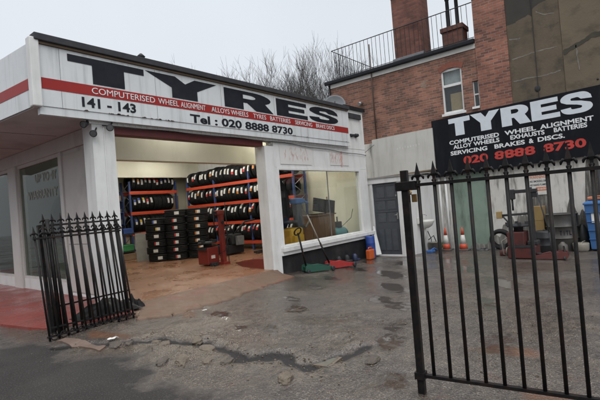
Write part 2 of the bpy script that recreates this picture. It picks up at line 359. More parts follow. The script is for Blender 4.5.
PUDS = [(4.13, 2.14, .26, .12, .3), (5.0, 2.55, .34, .15, .8), (3.6, 1.95, .24, .11, .2), (5.28, 3.0, .30, .13, .6), (3.3, 3.2, .18, .09, .9), (4.3, 3.7, .28, .11, .9),
        (2.75, 1.55, .2, .12, .2), (3.2, 3.55, .17, .07, 1.0), (6.3, 3.3, .5, .16, .7), (7.6, 4.0, .6, .2, .8), (8.8, 3.1, .7, .22, .6), (7.2, 1.9, .5, .18, .5), (3.55, 4.3, .24, .09, 1.1), (9.4, 4.6, .55, .22, .7),
        (5.9, 4.6, .34, .10, .8), (4.8, 4.2, .22, .08, 1.0), (6.8, 4.9, .4, .12, .9), (8.2, 5.2, .5, .14, .9), (3.9, 1.1, .3, .12, .2), (5.6, 1.6, .4, .14, .5), (10.2, 3.9, .6, .2, .6), (9.6, 5.7, .5, .12, .6)]
RUST = [(3.76, 1.0, .13, .2, .3), (3.0, .55, .10, .18, .2), (3.4, 4.75, .3, .08, .9), (2.35, 4.9, .1, .3, .1)]
def ell(x, y, L_):
    b = 0
    for cx, cy, rx, ry, ro in L_:
        dx, dy = x - cx, y - cy
        if abs(dx) > 1.2 or abs(dy) > 1.2: continue
        u, v = (dx * math.cos(ro) + dy * math.sin(ro)) / rx, (-dx * math.sin(ro) + dy * math.cos(ro)) / ry
        q = math.hypot(u, v) + .55 * noise.fractal(Vector((x * 5, y * 5, cx)), 1, 2, 4); b = max(b, 1.6 - q)
    return max(0, min(1, b))
def masks(x, y):
    for (y0, x0), (y1, x1) in zip(PAVE_X, PAVE_X[1:]):
        if y0 <= y < y1: px_ = x0 + (x1 - x0) * (y - y0) / (y1 - y0); break
    else: px_ = 1.5
    pv = max(0, min(1, .5 + (px_ - .1 + .34 * noise.fractal(Vector((x * 2.1, y * 2.1, 2)), 1, 2, 5) - x) / .42))
    cr_ = pl_ = 0
    if .5 < x < 5 and 0 < y < 6:
        d = side_of(x, y); w = .058 + .042 * noise.noise(Vector((x * 5, y * 5, 2)))
        cr_ = max(0, min(1, 1.5 - abs(d + .02) / max(.008, w)))
        pl_ = max(0, min(1, 1 - abs(d + .16) / .2))
    return (ell(x, y, PUDS), ell(x, y, RUST), cr_, 1), (pv, pl_, 0, 1)
def gz(x, y):
    z = slope(x)
    if 0.5 < x < 6.5 and -1 < y < 6.2:
        rough = max(0, min(1, (x - 1.9) / .4)) * max(0, min(1, (6.4 - x) / 2)) * (max(0, min(1, (4.95 - y) / .25)) if x > 2.75 else 1)
        z += rough * .014 * noise.fractal(Vector((x * 2.3, y * 2.3, 3.1)), 1.0, 2.0, 5)
        z += rough * .006 * noise.fractal(Vector((x * 11, y * 11, 9.1)), 1.0, 2.0, 3)
        if x < 4.2: z += rough * .022 * max(0, min(1, (side_of(x, y) + .02) / .06)) * max(0, min(1, (4.2 - x) / .6))
        d = seg_d(x + .05 * noise.noise(Vector((x * 6, y * 6, 1))), y + .05 * noise.noise(Vector((x * 6, y * 6, 7))), CRACK)
        z -= .022 * math.exp(-(d / .045) ** 2)
        z += .012 * math.exp(-((d - .14) / .08) ** 2)
    elif x >= 6.5: z += .004 * noise.noise(Vector((x * 1.5, y * 1.5, 0)))
    return z
def ground_mat():
    m = bpy.data.materials.new('wet_worn_asphalt'); m.use_nodes = True
    N = m.node_tree.nodes; L = m.node_tree.links; p = N['Principled BSDF']
    g = N.new('ShaderNodeNewGeometry'); pos = g.outputs['Position']
    def nz(sc, det=6, ro=.6, off=0, st=(1, 1, 1)):
        mp = N.new('ShaderNodeMapping'); mp.inputs['Location'].default_value = (off, off * .7, 0); mp.inputs['Scale'].default_value = st; L.new(pos, mp.inputs[0])
        q = N.new('ShaderNodeTexNoise'); q.inputs['Scale'].default_value = sc; q.inputs['Detail'].default_value = det; q.inputs['Roughness'].default_value = ro
        L.new(mp.outputs[0], q.inputs['Vector']); return q.outputs['Fac']
    def rng(v, a, b, c=0, d=1):
        k = N.new('ShaderNodeMapRange'); k.inputs['From Min'].default_value = a; k.inputs['From Max'].default_value = b; k.inputs['To Min'].default_value = c; k.inputs['To Max'].default_value = d
        L.new(v, k.inputs['Value']); return k.outputs[0]
    def mix(f, a, b, mode='MIX'):
        k = N.new('ShaderNodeMixRGB'); k.blend_type = mode
        (L.new(f, k.inputs[0]) if not isinstance(f, float) else setattr(k.inputs[0], 'default_value', f))
        for i, q in ((1, a), (2, b)):
            if isinstance(q, tuple): k.inputs[i].default_value = (*q, 1)
            else: L.new(q, k.inputs[i])
        return k.outputs[0]
    c = mix(rng(nz(.8, 7, .65), .35, .65), (.104, .084, .069), (.061, .051, .045))
    c = mix(rng(nz(2.6, 8, .7, 5), .48, .66, 0, .8), c, (.045, .038, .034))                 # damp darker blotches
    c = mix(rng(nz(1.1, 6, .6, 13), .56, .70, 0, .65), c, (.14, .113, .092))                 # exposed lighter stone
    c = mix(rng(nz(4.5, 5, .6, 21), .62, .72, 0, .6), c, (.10, .045, .03))                  # rusty spots
    agg = N.new('ShaderNodeTexVoronoi'); agg.inputs['Scale'].default_value = 62; L.new(pos, agg.inputs['Vector'])
    c = mix(rng(nz(75, 3, .7), .54, .66, 0, .75), c, (.27, .23, .19)); c = mix(rng(nz(48, 3, .7, 8), .56, .68, 0, .7), c, (.024, .021, .019)); c = mix(rng(nz(7, 7, .75, 41, (1, 2.4, 1)), .50, .62, 0, .72), c, (.030, .026, .023))                      # aggregate chips
    c = mix(rng(agg.outputs['Distance'], .0, .5, .35, 0), c, (.03, .026, .023))
    ma = N.new('ShaderNodeAttribute'); ma.attribute_name = 'mask_a'; sa = N.new('ShaderNodeSeparateColor'); L.new(ma.outputs['Color'], sa.inputs[0])
    mb_ = N.new('ShaderNodeAttribute'); mb_.attribute_name = 'mask_b'; sb_ = N.new('ShaderNodeSeparateColor'); L.new(mb_.outputs['Color'], sb_.inputs[0])
    def soft(v, lo=.35, hi=.75, k=.45, sc=16):
        q = N.new('ShaderNodeMath'); q.operation = 'MULTIPLY_ADD'; q.inputs[1].default_value = k; L.new(nz(sc, 5, .65, 3), q.inputs[0]); L.new(v, q.inputs[2])
        r = N.new('ShaderNodeMapRange'); r.inputs['From Min'].default_value = lo + k * .5; r.inputs['From Max'].default_value = hi + k * .5; L.new(q.outputs[0], r.inputs['Value'])
        g_ = N.new('ShaderNodeMath'); g_.operation = 'GREATER_THAN'; g_.inputs[1].default_value = .01; L.new(v, g_.inputs[0])
        h_ = N.new('ShaderNodeMath'); h_.operation = 'MULTIPLY'; L.new(r.outputs[0], h_.inputs[0]); L.new(g_.outputs[0], h_.inputs[1]); return h_.outputs[0]
    pav = soft(sb_.outputs[0], .15, .85, 1.0, 9); wetp = soft(sa.outputs[0], .3, .7); rus = soft(sa.outputs[1], .2, .8); crk = soft(sa.outputs[2], .2, .7, .6, 30); pal = soft(sb_.outputs[1], .3, 1.0, 1.0, 9)
    c = mix(pal, c, mix(rng(nz(14, 6, .75, 9), .38, .62), (.125, .101, .079), (.036, .031, .026)))
    pc = mix(rng(nz(1.4, 6, .6, 17), .4, .65), (.027, .025, .024), (.040, .036, .034)); pc = mix(rng(nz(85, 3, .7, 2), .54, .68, 0, .65), pc, (.13, .122, .115)); pc = mix(rng(nz(60, 3, .7, 6), .56, .68, 0, .6), pc, (.02, .02, .02))
    pc = mix(rng(nz(5, 6, .7, 27), .58, .7, 0, .6), pc, (.035, .033, .032))
    c = mix(pav, c, pc)
    c = mix(rus, c, (.115, .060, .038)); c = mix(crk, c, (.012, .010, .009))
    c = mix(wetp, c, mix(.5, c, (.03, .024, .021)))
    L.new(c, p.inputs['Base Color'])
    wet = nz(.65, 4, .55, 31)
    rr_ = mix(wetp, rng(wet, .36, .56, .42, .09), (.07, .07, .07)); rr_ = mix(pav, rr_, (.85, .85, .85)); rr_ = mix(crk, rr_, (.8, .8, .8)); L.new(rr_, p.inputs['Roughness']); L.new(rng(pav, 0, 1, .5, .15), p.inputs['Specular IOR Level'])
    b = N.new('ShaderNodeBump'); b.inputs['Distance'].default_value = .010
    st_ = mix(wetp, rng(wet, .38, .58, .9, .32), (.04, .04, .04)); L.new(st_, b.inputs['Strength'])
    ad = N.new('ShaderNodeMath'); L.new(nz(60, 4, .7), ad.inputs[0]); L.new(agg.outputs['Distance'], ad.inputs[1])
    L.new(ad.outputs[0], b.inputs['Height']); L.new(b.outputs[0], p.inputs['Normal'])
    return m
groundm = ground_mat()
def sheet(name, x0, x1, y0, y1, st, fz, m, hole=None):
    me = bpy.data.meshes.new(name); nx = int(round((x1 - x0) / st)); ny = int(round((y1 - y0) / st)); vs = []; fs = []
    for i in range(nx + 1):
        for j in range(ny + 1):
            x, y = x0 + i * (x1 - x0) / nx, y0 + j * (y1 - y0) / ny; vs.append((x, y, fz(x, y)))
    for i in range(nx):
        for j in range(ny):
            a = i * (ny + 1) + j; fs.append((a, a + ny + 1, a + ny + 2, a + 1))
    me.from_pydata(vs, [], fs)
    for q in me.polygons: q.use_smooth = True
    A, B = me.color_attributes.new('mask_a', 'FLOAT_COLOR', 'POINT'), me.color_attributes.new('mask_b', 'FLOAT_COLOR', 'POINT')
    fa, fb = [], []
    for x, y, z in vs: a, b = masks(x, y); fa += a; fb += b
    A.data.foreach_set('color', fa); B.data.foreach_set('color', fb)
    return tag(obj(name, None, m, raw=me), None, None, kind='structure')
mb = MB(); mb.box(-120, 160, -120, 160, -.9, -.8); struct('surrounding_ground', mb, groundm)
sheet('yard_ground', .6, 6.4, -.9, 6.3, .03, gz, groundm)
sheet('yard_ground', 6.4, 13.6, -1.0, 6.6, .06, gz, groundm)
sheet('yard_ground', 6.4, 13.6, -12, -1.0, .2, gz, groundm); sheet('yard_ground', 10.5, 13.6, 6.6, 8.0, .1, gz, groundm)
sheet('yard_ground', -14, .6, -12, 16, .5, gz, groundm)
sheet('yard_ground', .6, 6.4, -12, -.9, .1, gz, groundm)
sheet('yard_ground', .6, 3.4, 6.3, 16, .1, gz, groundm)

def blob(cx, cy, rx, ry, rot, seed, k=26, rag=.28):
    pts = []
    for i in range(k):
        a = 2 * PI * i / k; q = 1 + rag * noise.fractal(Vector((math.cos(a) * 1.6, math.sin(a) * 1.6, seed * 7.3)), 1, 2, 3) * 1.4
        x, y = rx * q * math.cos(a), ry * q * math.sin(a)
        pts.append((cx + x * math.cos(rot) - y * math.sin(rot), cy + x * math.sin(rot) + y * math.cos(rot)))
    return pts
def ragged(pl, step=.12, amp=.05, seed=0):
    o = []
    for (x0, y0), (x1, y1) in zip(pl, pl[1:] + pl[:1]):
        d = math.hypot(x1 - x0, y1 - y0); k = max(1, int(d / step))
        for i in range(k):
            t = i / k; x, y = x0 + (x1 - x0) * t, y0 + (y1 - y0) * t
            o.append((x + amp * noise.fractal(Vector((x * 4, y * 4, seed)), 1, 2, 4), y + amp * noise.fractal(Vector((x * 4, y * 4, seed + 5)), 1, 2, 4)))
    return o
def flat(name, pl, m, dz=.004, thick=.02):
    b = bmesh.new(); f = b.faces.new([b.verts.new((x, y, 0)) for x, y in pl]); bmesh.ops.triangulate(b, faces=[f])
    for _ in range(3):
        es = [e for e in b.edges if e.calc_length() > .18]
        if not es: break
        bmesh.ops.subdivide_edges(b, edges=es, cuts=1); bmesh.ops.triangulate(b, faces=b.faces[:])
    for v in b.verts: v.co.z = gz(v.co.x, v.co.y) + dz
    r = bmesh.ops.extrude_face_region(b, geom=b.faces[:])
    for g in r['geom']:
        if isinstance(g, bmesh.types.BMVert): pass
    for v in [g for g in r['geom'] if isinstance(g, bmesh.types.BMVert)]: v.co.z += 0
    low = set(b.verts) - {g for g in r['geom'] if isinstance(g, bmesh.types.BMVert)}
    for v in low: v.co.z -= thick
    q = MB(); q.bm.free(); q.bm = b
    return tag(obj(name, q, m), None, None, kind='structure')
concm = mat('worn_brown_concrete', (.15, .10, .075), .6, (.10, .07, .055), 4, .9, .4, 60)
flat('threshold_strip', ragged([(2.08, 5.27), (2.16, 4.45), (2.04, 4.40), (1.97, 5.23)], .05, .025, 4), concm, .016)
CR2 = []
for (a, b) in zip(CRACK, CRACK[1:]):
    for i in range(6): CR2.append((a[0] + (b[0] - a[0]) * i / 6, a[1] + (b[1] - a[1]) * i / 6))

# red painted forecourt under the canopy, the apron of the doorway and the shop floor
mb = MB()
FC = ragged([(1.90, 16), (1.93, 6.92), (2.12, 5.98), (2.4, 5.72), (3.12, 5.58), (3.45, YF + .02), (3.40, YF + .02), (3.40, 16)], .15, .02, 8)
a = [mb.bm.verts.new((x, y, .035)) for x, y in FC]; f = mb.bm.faces.new(a)
r = bmesh.ops.extrude_face_region(mb.bm, geom=[f])
for g in r['geom']:
    if isinstance(g, bmesh.types.BMVert): g.co.z = -.1
struct('forecourt', mb, redfl)
mb = MB(); outer = [(3.06, 5.58), (2.98, 5.25), (3.24, 4.92), (3.6, 4.98), (3.93, 5.0), (4.3, 5.05), (4.8, 5.22), (5.32, 5.38), (5.68, 5.47), (6.3, 5.62), (6.78, 5.8), (6.85, 6.27)]
K = 160; cols = []
for i in range(K + 1):
    t = i / K * (len(outer) - 1); j = min(int(t), len(outer) - 2); q = t - j
    ox, oy = outer[j][0] + (outer[j + 1][0] - outer[j][0]) * q, outer[j][1] + (outer[j + 1][1] - outer[j][1]) * q
    ox += .07 * noise.fractal(Vector((i * .16, 2, 0)), 1, 2, 4); oy += .10 * noise.fractal(Vector((i * .15, 7, 0)), 1, 2, 4)
    ix, iy = 3.42 + (6.86 - 3.42) * i / K, YF + .02
    col = []
    for s_ in range(11):
        u_ = s_ / 10; x, y = ix + (ox - ix) * u_, iy + (oy - iy) * u_
        z = (1 - u_) * .004 + u_ * (slope(x) + .012) + .007 * noise.fractal(Vector((x * 4, y * 4, 5)), 1, 2, 4)
        col.append(mb.bm.verts.new((x, y, z)))
    col.append(mb.bm.verts.new((ox, oy, slope(ox) - .06))); cols.append(col)
mb.smooth = True
for a, b in zip(cols, cols[1:]):
    for k in range(11): mb._fin([mb.bm.faces.new((a[k], b[k], b[k + 1], a[k + 1]))])
struct('apron', mb, apronm)
mb = MB(); mb.box(3.42, 10.9, YF + .02, 14.8, -.5, 0); struct('shop_floor', mb, shopfl)
rb = [(6.74, 6.58, .22), (6.80, 7.0, .20), (6.93, 7.5, .13), (7.39, 8.22, .012), (8.4, 8.22, .012), (8.4, 7.5, .13), (8.4, 7.0, .2), (8.4, 6.58, .22)]
mb = MB(); mb.hexa([(x, y, -.01) for x, y, z in rb], [(x, y, z) for x, y, z in rb])
struct('red_ramp', mb, mat('dark_red_floor_paint', (.20, .034, .024), .45, (.15, .028, .02), 3, .8, .2))

# ------------------------------------------------------------------ tyre shop
shop = thing('tyre_shop', 'single storey white tyre shop with long painted sign, wide doorway and window', 'shop', (3.45, YF, 0))
def part(name, m, *boxes, bev=0.0, parent=None):
    q = MB()
    for b in boxes: q.box(*b, bev=bev)
    return obj(name, q, m, parent or shop)
def part_mb(name, m, q, parent=None): return obj(name, q, m, parent or shop)
WT = .16
# corner pillar, right pillar
pl_ = part('corner_pillar', white, (3.06, 3.405, YF, YF + .30, -.05, 2.76), bev=.006)
part('cover_strip', white, (3.225, 3.245, YF - .012, YF - .001, .0, 2.74), parent=pl_)
part('door_pillar', white, (6.70, 6.99, YF - .01, YF + .28, -.14, 2.64), bev=.006)
part('lintel', maroon, (3.407, 6.69, YF + .02, YF + .22, 2.63, 2.745))
lint = MB(); lint.box(3.02, 10.0, YF - .02, YF + .2, 2.75, 2.92)
for i in range(70): lint.box(3.05 + i * .1, 3.075 + i * .1, YF - .028, YF - .0205, 2.76, 2.90)
part_mb('ribbed_soffit_trim', white, lint)
# window bay
part('front_wall', white, (6.993, 10.9, YF, YF + WT, 2.19, 2.748), (10.52, 10.9, YF, YF + WT, .43, 2.188), (6.993, 7.06, YF, YF + WT, .43, 2.188), bev=.003)
part('wall_base', base_bl, (6.98, 10.96, YF + .012, YF + WT, -.45, .245))
for b_ in ((7.18, 8.32, YF - .012, YF - .002, 2.26, 2.68), (9.1, 9.98, YF - .012, YF - .002, 2.28, 2.66)): part('panel_board', mat('panel_white', (.66, .65, .63), .55, (.59, .58, .56), 2, .8), b_)
gq = MB(); dq = 0
for i in range(150):
    if i < 60: x = 9.62 + R.gauss(0, .03); z = 2.45 + R.uniform(-.18, .19); w, h = R.uniform(.006, .016), R.uniform(.02, .05)
    elif i < 105: x = 9.12 + R.uniform(0, .42); z = 2.34 + R.uniform(0, .26); w, h = R.uniform(.003, .007), R.uniform(.02, .06)
    else: x = 7.35 + R.uniform(0, .85); z = 2.36 + R.uniform(0, .28); w, h = R.uniform(.003, .007), R.uniform(.02, .06)
    dq += 1; a_ = R.uniform(-.5, .5); y_ = YF - .0125 - dq * .00004
    gq.prism([(-w, -h), (w * .6, -h * .8), (w, h), (-w * .5, h * .7)], (x, y_, z), (math.cos(a_), 0, math.sin(a_)), (-math.sin(a_), 0, math.cos(a_)), (0, -.00002, 0))
part_mb('spray_marks', graff, gq)
win = part('shop_window', white, (7.06, 7.11, YF - .01, YF + .12, .43, 2.19), (10.47, 10.52, YF - .01, YF + .12, .43, 2.19), (7.11, 10.47, YF - .01, YF + .12, 2.13, 2.19), (7.11, 10.47, YF - .01, YF + .12, .43, .47), bev=.004)
part('pane', pane, (7.11, 8.985, YF + .05, YF + .056, .47, 2.13), (9.0, 10.47, YF + .05, YF + .056, .47, 2.13), parent=win)
part('glazing_bar', steel, (8.987, 8.998, YF + .04, YF + .066, .47, 2.13), parent=win)
part('sill', white, (6.98, 10.96, YF - .10, YF + .10, .335, .425), (6.98, 10.96, YF - .05, YF + .005, .25, .333), bev=.006, parent=win)
# end block of the front
part('end_wall', white, (9.94, 10.9, YF - .005, YF + .2, 2.752, 3.84), (10.74, 10.9, YF + .202, 14.7, 2.752, 3.84), bev=.003)
part('coping', black_p, (9.9, 10.98, YF - .06, YF + .26, 3.842, 3.94), (10.7, 10.98, YF + .262, 14.8, 3.842, 3.94), bev=.006)
# main sign fascia
SY = YF - .12
sign = part('sign_fascia', fasc, (2.30, 9.935, SY, YF - .03, 2.90, 3.73), bev=.004)
# lower edge of the sign runs very slightly downhill at the far end
part('sign_skirt', fasc, (2.34, 9.90, SY + .012, YF - .03, 2.79, 2.898), parent=sign)
part('red_stripe', red_band, (2.31, 9.92, SY - .004, SY - .0005, 3.135, 3.285), parent=sign)
part('corner_post', white, (2.24, 2.36, SY - .05, SY + .08, 2.88, 3.80), bev=.015, parent=sign)
part('edge_trim', white, (9.90, 9.95, SY - .006, YF - .02, 2.80, 3.74), parent=sign)
seam = MB()
for x in (2.62, 4.10, 5.5, 6.99, 7.85, 9.1): seam.box(x, x + .005, SY - .0018, SY - .0004, 2.9, 3.72)
part_mb('panel_seam', mat('seam_line_grey', (.2, .2, .2), .8), seam, sign)  # thin dark grey joint lines between the sign sheets
for ch, x0, x1 in (('T', 2.73, 3.90), ('Y', 3.93, 5.40), ('R', 5.58, 6.95), ('E', 7.06, 8.15), ('S', 8.22, 9.44)):
    glyph(ch, (x0, SY - .004, 3.31), X_, Z_, NY, x1 - x0, .37, letter_b, sign)
for t, x0, x1 in (('COMPUTERISED', 3.04, 4.07), ('WHEEL', 4.13, 4.53), ('ALIGNMENT', 4.57, 5.10), ('ALLOYS WHEELS', 5.24, 6.18), ('TYRES', 6.32, 6.70), ('BATTERIES', 6.83, 7.49), ('SERVICING', 7.66, 8.30), ('BRAKE DISCS', 8.46, 9.24)):
    text(t, (x0, SY - .0075, 3.165), X_, Z_, NY, x1 - x0, .092, letter_w, sign, bold=.0)
text('141 - 143', (2.89, SY - .003, 2.955), X_, Z_, NY, .83, .145, letter_b, sign, bold=.03)
text('Tel : 020 8888 8730', (4.75, SY - .003, 2.915), X_, Z_, NY, 2.80, .155, letter_b, sign, bold=.03)
chip = MB()
for i in range(26):
    x = R.uniform(2.9, 4.4) if i < 20 else R.uniform(4.6, 9.8); w = R.uniform(.02, .09)
    chip.prism([(x, 0), (x + w, 0), (x + w * .7, R.uniform(.006, .022)), (x + w * .3, R.uniform(.006, .02))], (0, SY - .002, 2.899), X_, Z_, (0, -.002, 0))
part_mb('flaked_edge', mat('flaked_wood', (.06, .045, .035), .9), chip, sign)
# street side of the fascia (seen at a grazing angle at the left edge)
a_s = math.radians(94); ds = Vector((math.cos(a_s), math.sin(a_s), 0)); ns = Vector((-ds.y, ds.x, 0)); c0 = Vector((2.28, SY + .08, 0))
def strip(z0, z1, t0, t1, w0=0.0, w1=.08):   # a box along the street fascia
    q = MB(); q.hexa([c0 + ds * t0 + ns * w1 + Z_ * z0, c0 + ds * t1 + ns * w1 + Z_ * z0, c0 + ds * t1 + ns * w0 + Z_ * z0, c0 + ds * t0 + ns * w0 + Z_ * z0],
                     [c0 + ds * t0 + ns * w1 + Z_ * z1, c0 + ds * t1 + ns * w1 + Z_ * z1, c0 + ds * t1 + ns * w0 + Z_ * z1, c0 + ds * t0 + ns * w0 + Z_ * z1]); return q
side = part_mb('street_fascia', fasc, strip(2.90, 3.75, 0, 8.5, -.06, 0))
part_mb('red_stripe', red_band, strip(3.135, 3.285, .01, 8.4, .0005, .004), side)
x1 = 1.10
for ch, wd in (('S', 1.1), ('E', 1.0), ('R', 1.2), ('Y', 1.3), ('T', 1.1)):
    glyph(ch, c0 + ds * (x1 + wd) + ns * .004 + Z_ * 3.31, -ds, Z_, ns, wd, .37, letter_b, side); x1 += wd + .12
# canopy soffit, roof
sof = MB(); sof.hexa([(2.3, SY + .1, 2.885), (3.5, SY + .1, 2.885), (3.5, 14.5, 2.885), (1.75, 14.5, 2.885)], [(2.3, SY + .1, 2.92), (3.5, SY + .1, 2.92), (3.5, 14.5, 2.92), (1.75, 14.5, 2.92)])
cs = part_mb('canopy_soffit', soff, sof)
part('soffit_joint', mat('soffit_joint_dark', (.16, .15, .15), .8), (1.9, 3.3, 8.1, 8.112, 2.881, 2.8845), (1.8, 3.3, 9.7, 9.712, 2.881, 2.8845), (1.8, 3.3, 11.3, 11.312, 2.881, 2.8845), parent=cs)
part('roof', roofm, (2.4, 10.73, SY + .06, 14.7, 3.60, 3.735))
part('roof_edge', roofm, (2.30, 9.95, SY - .07, SY + .12, 3.765, 3.86), bev=.01)
part('edge_batten', batten, (2.36, 9.93, SY - .03, SY + .1, 3.733, 3.763))
# street side wall with two windows
part('side_wall', sidew, (3.42, 3.55, 6.592, 8.27, .06, 2.62), (3.42, 3.55, 13.2, 14.7, 0, 2.62))
part('wall_panel', mat('side_panel', (.54, .51, .48), .55, (.48, .455, .43), 2, .7, dirt=GRIME, dirt_amt=.3), (3.404, 3.418, 6.80, 8.18, .95, 2.55), (3.404, 3.418, 6.80, 8.18, .1, .93), bev=.004)
part('side_header', sidew, (3.38, 3.55, 6.592, 14.7, 2.622, 2.88), bev=.004)
part('side_plinth', white, (3.40, 3.56, 6.592, 14.7, .0, .06), (3.40, 3.55, 8.28, 10.4, .062, .25), (3.40, 3.55, 10.9, 13.2, .062, .25))
part('window_post', sidew, (3.36, 3.56, 10.42, 10.88, .0, 2.62), bev=.006)
part('window_post', sidew, (3.38, 3.56, 8.20, 8.32, .06, 2.62), bev=.006)
w2 = part('side_window', sidew, (3.40, 3.47, 8.32, 8.37, .25, 2.62), (3.40, 3.47, 10.37, 10.42, .25, 2.62), (3.40, 3.47, 8.37, 10.37, 2.55, 2.62), (3.40, 3.47, 8.37, 10.37, .25, .30))
part('pane', pane_d, (3.43, 3.436, 8.37, 10.37, .30, 2.55), parent=w2)
text('UP TO 4Y', (3.426, 9.55, 2.18), NY, Z_, NX, 1.02, .17, decal, w2, bold=.02, depth=.002)
text('WARRANTY', (3.426, 9.98, 1.86), NY, Z_, NX, 1.45, .17, decal, w2, bold=.02, depth=.002)
w3 = part('side_window', sidew, (3.40, 3.47, 10.88, 10.93, .25, 2.62), (3.40, 3.47, 13.15, 13.2, .25, 2.62), (3.40, 3.47, 10.93, 13.15, 2.55, 2.62), (3.40, 3.47, 10.93, 13.15, .25, .30))
part('pane', pane_d, (3.43, 3.436, 10.93, 13.15, .30, 2.55), parent=w3)
part('window_backing', back_p, (4.16, 4.2, 7.9, 14.6, 0, 2.9))
# inside
part('back_wall', cream, (3.42, 10.9, 14.7, 14.9, 0, 3.6))
part('right_wall', cream, (10.76, 10.9, YF + .17, 14.69, 0, 2.75))
part('ceiling', ceil, (3.56, 10.75, YF + .3, 14.69, 3.38, 3.44))
part('ceiling_beam', cream, (3.56, 10.75, 7.4, 7.62, 2.40, 3.378))
part('ceiling_beam', cream, (3.56, 10.75, 13.68, 13.86, 2.73, 3.378))
part('inner_front_wall', cream, (6.995, 10.75, YF + .165, YF + .22, 2.2, 3.378))
part('ply_panel', ply, (8.9, 10.4, 14.66, 14.698, .9, 2.1))
part('cupboard_door', ply, (7.0, 7.9, 14.66, 14.698, .0, 1.9))
for i, (x, y, al) in enumerate([(5.0, 8.6, 0), (5.0, 10.6, 0), (7.4, 8.6, 0), (7.4, 10.6, 0), (9.0, 8.6, 0), (9.0, 10.4, 0), (6.6, 12.7, 0), (8.8, 12.7, 0), (9.3, 7.0, 1), (10.3, 7.9, 0), (7.8, 6.95, 1), (5.2, 6.95, 1)]):
    t = thing('ceiling_light', 'twin tube fluorescent batten light on the workshop ceiling', 'light', (x, y, 3.378), 'lights on the workshop ceiling')
    hx, hy = (.6, .06) if al else (.06, .6)
    q = MB(); q.box(x - hx, x + hx, y - hy, y + hy, 3.33, 3.376); obj('housing', q, white, t)
    for s_ in (-.035, .035):
        q = MB(); q.tube([(x - .58, y + s_, 3.305), (x + .58, y + s_, 3.305)] if al else [(x + s_, y - .58, 3.305), (x + s_, y + .58, 3.305)], .015, 8); obj('tube', q, tube_f if al and x < 9 else tube_l, t)

# floodlights on the corner pillar and the cable along the front
def flood(px, py, pz, aim, label):
    t = thing('floodlight', label, 'floodlight', (px, py, pz), 'round floodlights at the corner pillar')
    d = Vector(aim).normalized(); Mx = d.to_track_quat('Z', 'Y').to_matrix()
    q = MB(); q.lathe([(.02, -.07), (.032, -.05), (.045, 0), (.052, .02), (.052, .035), (.042, .035)], (px, py, pz), n=16, M=Mx); obj('lamp_head', q, dark_metal, t)
    q = MB(); q.lathe([(.041, .031), (.041, .037)], (px, py, pz), n=16, M=Mx); obj('lens', q, greyp, t)
    q = MB(); q.tube([Vector((px, py, pz)) - d * .08, (px + .06, py + .05, pz + .07), (px + .10, py + .10, pz + .12)], .012, 6); obj('bracket', q, dark_metal, t)
flood(2.95, 6.27, 2.73, (-.9, -.5, -.35), 'round black floodlight furthest left under the canopy corner')
flood(3.05, 6.22, 2.60, (-.6, -.7, -.45), 'round black floodlight hanging lowest beside the corner pillar')
flood(3.27, 6.17, 2.69, (-.3, -.9, -.25), 'round black floodlight on the face of the corner pillar')
q = MB(); pts = [(3.2 + i * .32, YF - .035 - .004 * (i % 2), 2.735 - .012 * math.sin(i * 1.3) - (0.0 if i < 12 else (i - 12) * .012)) for i in range(25)]
pts += [(11.2, YF + .4, 2.5), (12.3, YF + 1.0, 2.75), (13.3, 7.3, 3.2)]
q.tube(pts, .008, 5); tag(obj('cable', q, dark_metal), 'thin black cable running along the shop front to the brick building', 'cable')
t = thing('junction_box', 'small dark twin security lamp on the white end wall of the shop', 'lamp', (10.35, YF, 3.2))
q = MB(); q.lathe([(.03, -.02), (.045, .05), (.04, .07)], (10.2, YF - .07, 3.12), axis='Y', n=12); obj('lamp_head', q, dark_metal, t)
q = MB(); q.lathe([(.04, -.02), (.06, .06), (.05, .09)], (10.42, YF - .09, 3.13), axis='Y', n=12); obj('lamp_head', q, dark_metal, t)
q = MB(); q.box(10.15, 10.5, YF - .045, YF - .006, 3.10, 3.16); obj('bracket', q, dark_metal, t)
q = MB(); q.tube([(4.12, 6.55, 3.7), (4.12, 6.55, 4.02)], .03, 8); q.lathe([(.05, 4.02), (.07, 4.05), (.02, 4.10)], (4.12, 6.55, 0), n=10)
tag(obj('roof_vent', q, dark_metal), 'small dark vent pipe standing on the shop roof edge', 'vent')

# ------------------------------------------------------------------ brick wing
XB = 13.5
wing = thing('brick_building', 'two storey red brick rear wing with railed flat roof and whitewashed ground floor', 'building', (XB, 6.4, -.45))
def bpart(name, m, *bx, bev=0.0, parent=None): return part(name, m, *bx, bev=bev, parent=parent or wing)
# front wall with openings at y 4.22..4.86 (z 3.76..5.18) and y 3.752..3.91 (z 3.80..4.60)
bpart('wall', brick, (XB, XB + .25, 4.86, 9.12, 3.3, 5.62), (XB, XB + .25, 4.22, 4.86, 3.3, 3.76), (XB, XB + .25, 4.22, 4.86, 5.20, 5.62), (XB, XB + .25, 3.93, 4.22, 3.3, 5.62), (XB, XB + .25, 3.76, 3.93, 3.3, 3.80), (XB, XB + .25, 3.76, 3.93, 4.62, 5.62),
      (XB + .252, XB + 7, 8.87, 9.12, 3.3, 5.62), (XB + .252, XB + 7, 3.76, 3.9, 3.3, 5.62))
bpart('ground_floor_wall', wallw, (XB, XB + .25, 4.83, 9.12, -.6, 3.297), (XB, XB + .25, 3.76, 4.83, 1.9, 3.297), (XB + .06, XB + .25, 3.76, 4.83, -.6, 1.898))
bpart('roof', roofm, (XB - .02, XB + 7, 3.76, 9.14, 5.76, 5.86))
bpart('gutter', black_p, (XB - .14, XB - .022, 3.76, 9.22, 5.72, 5.83), (XB - .10, XB - .022, 3.76, 9.22, 5.83, 5.86), bev=.015)
bpart('fascia_board', mat('bargeboard_white', (.58, .57, .54), .6, (.48, .47, .44), 3, .8), (XB - .03, XB - .002, 3.76, 9.12, 5.57, 5.715), bev=.003)
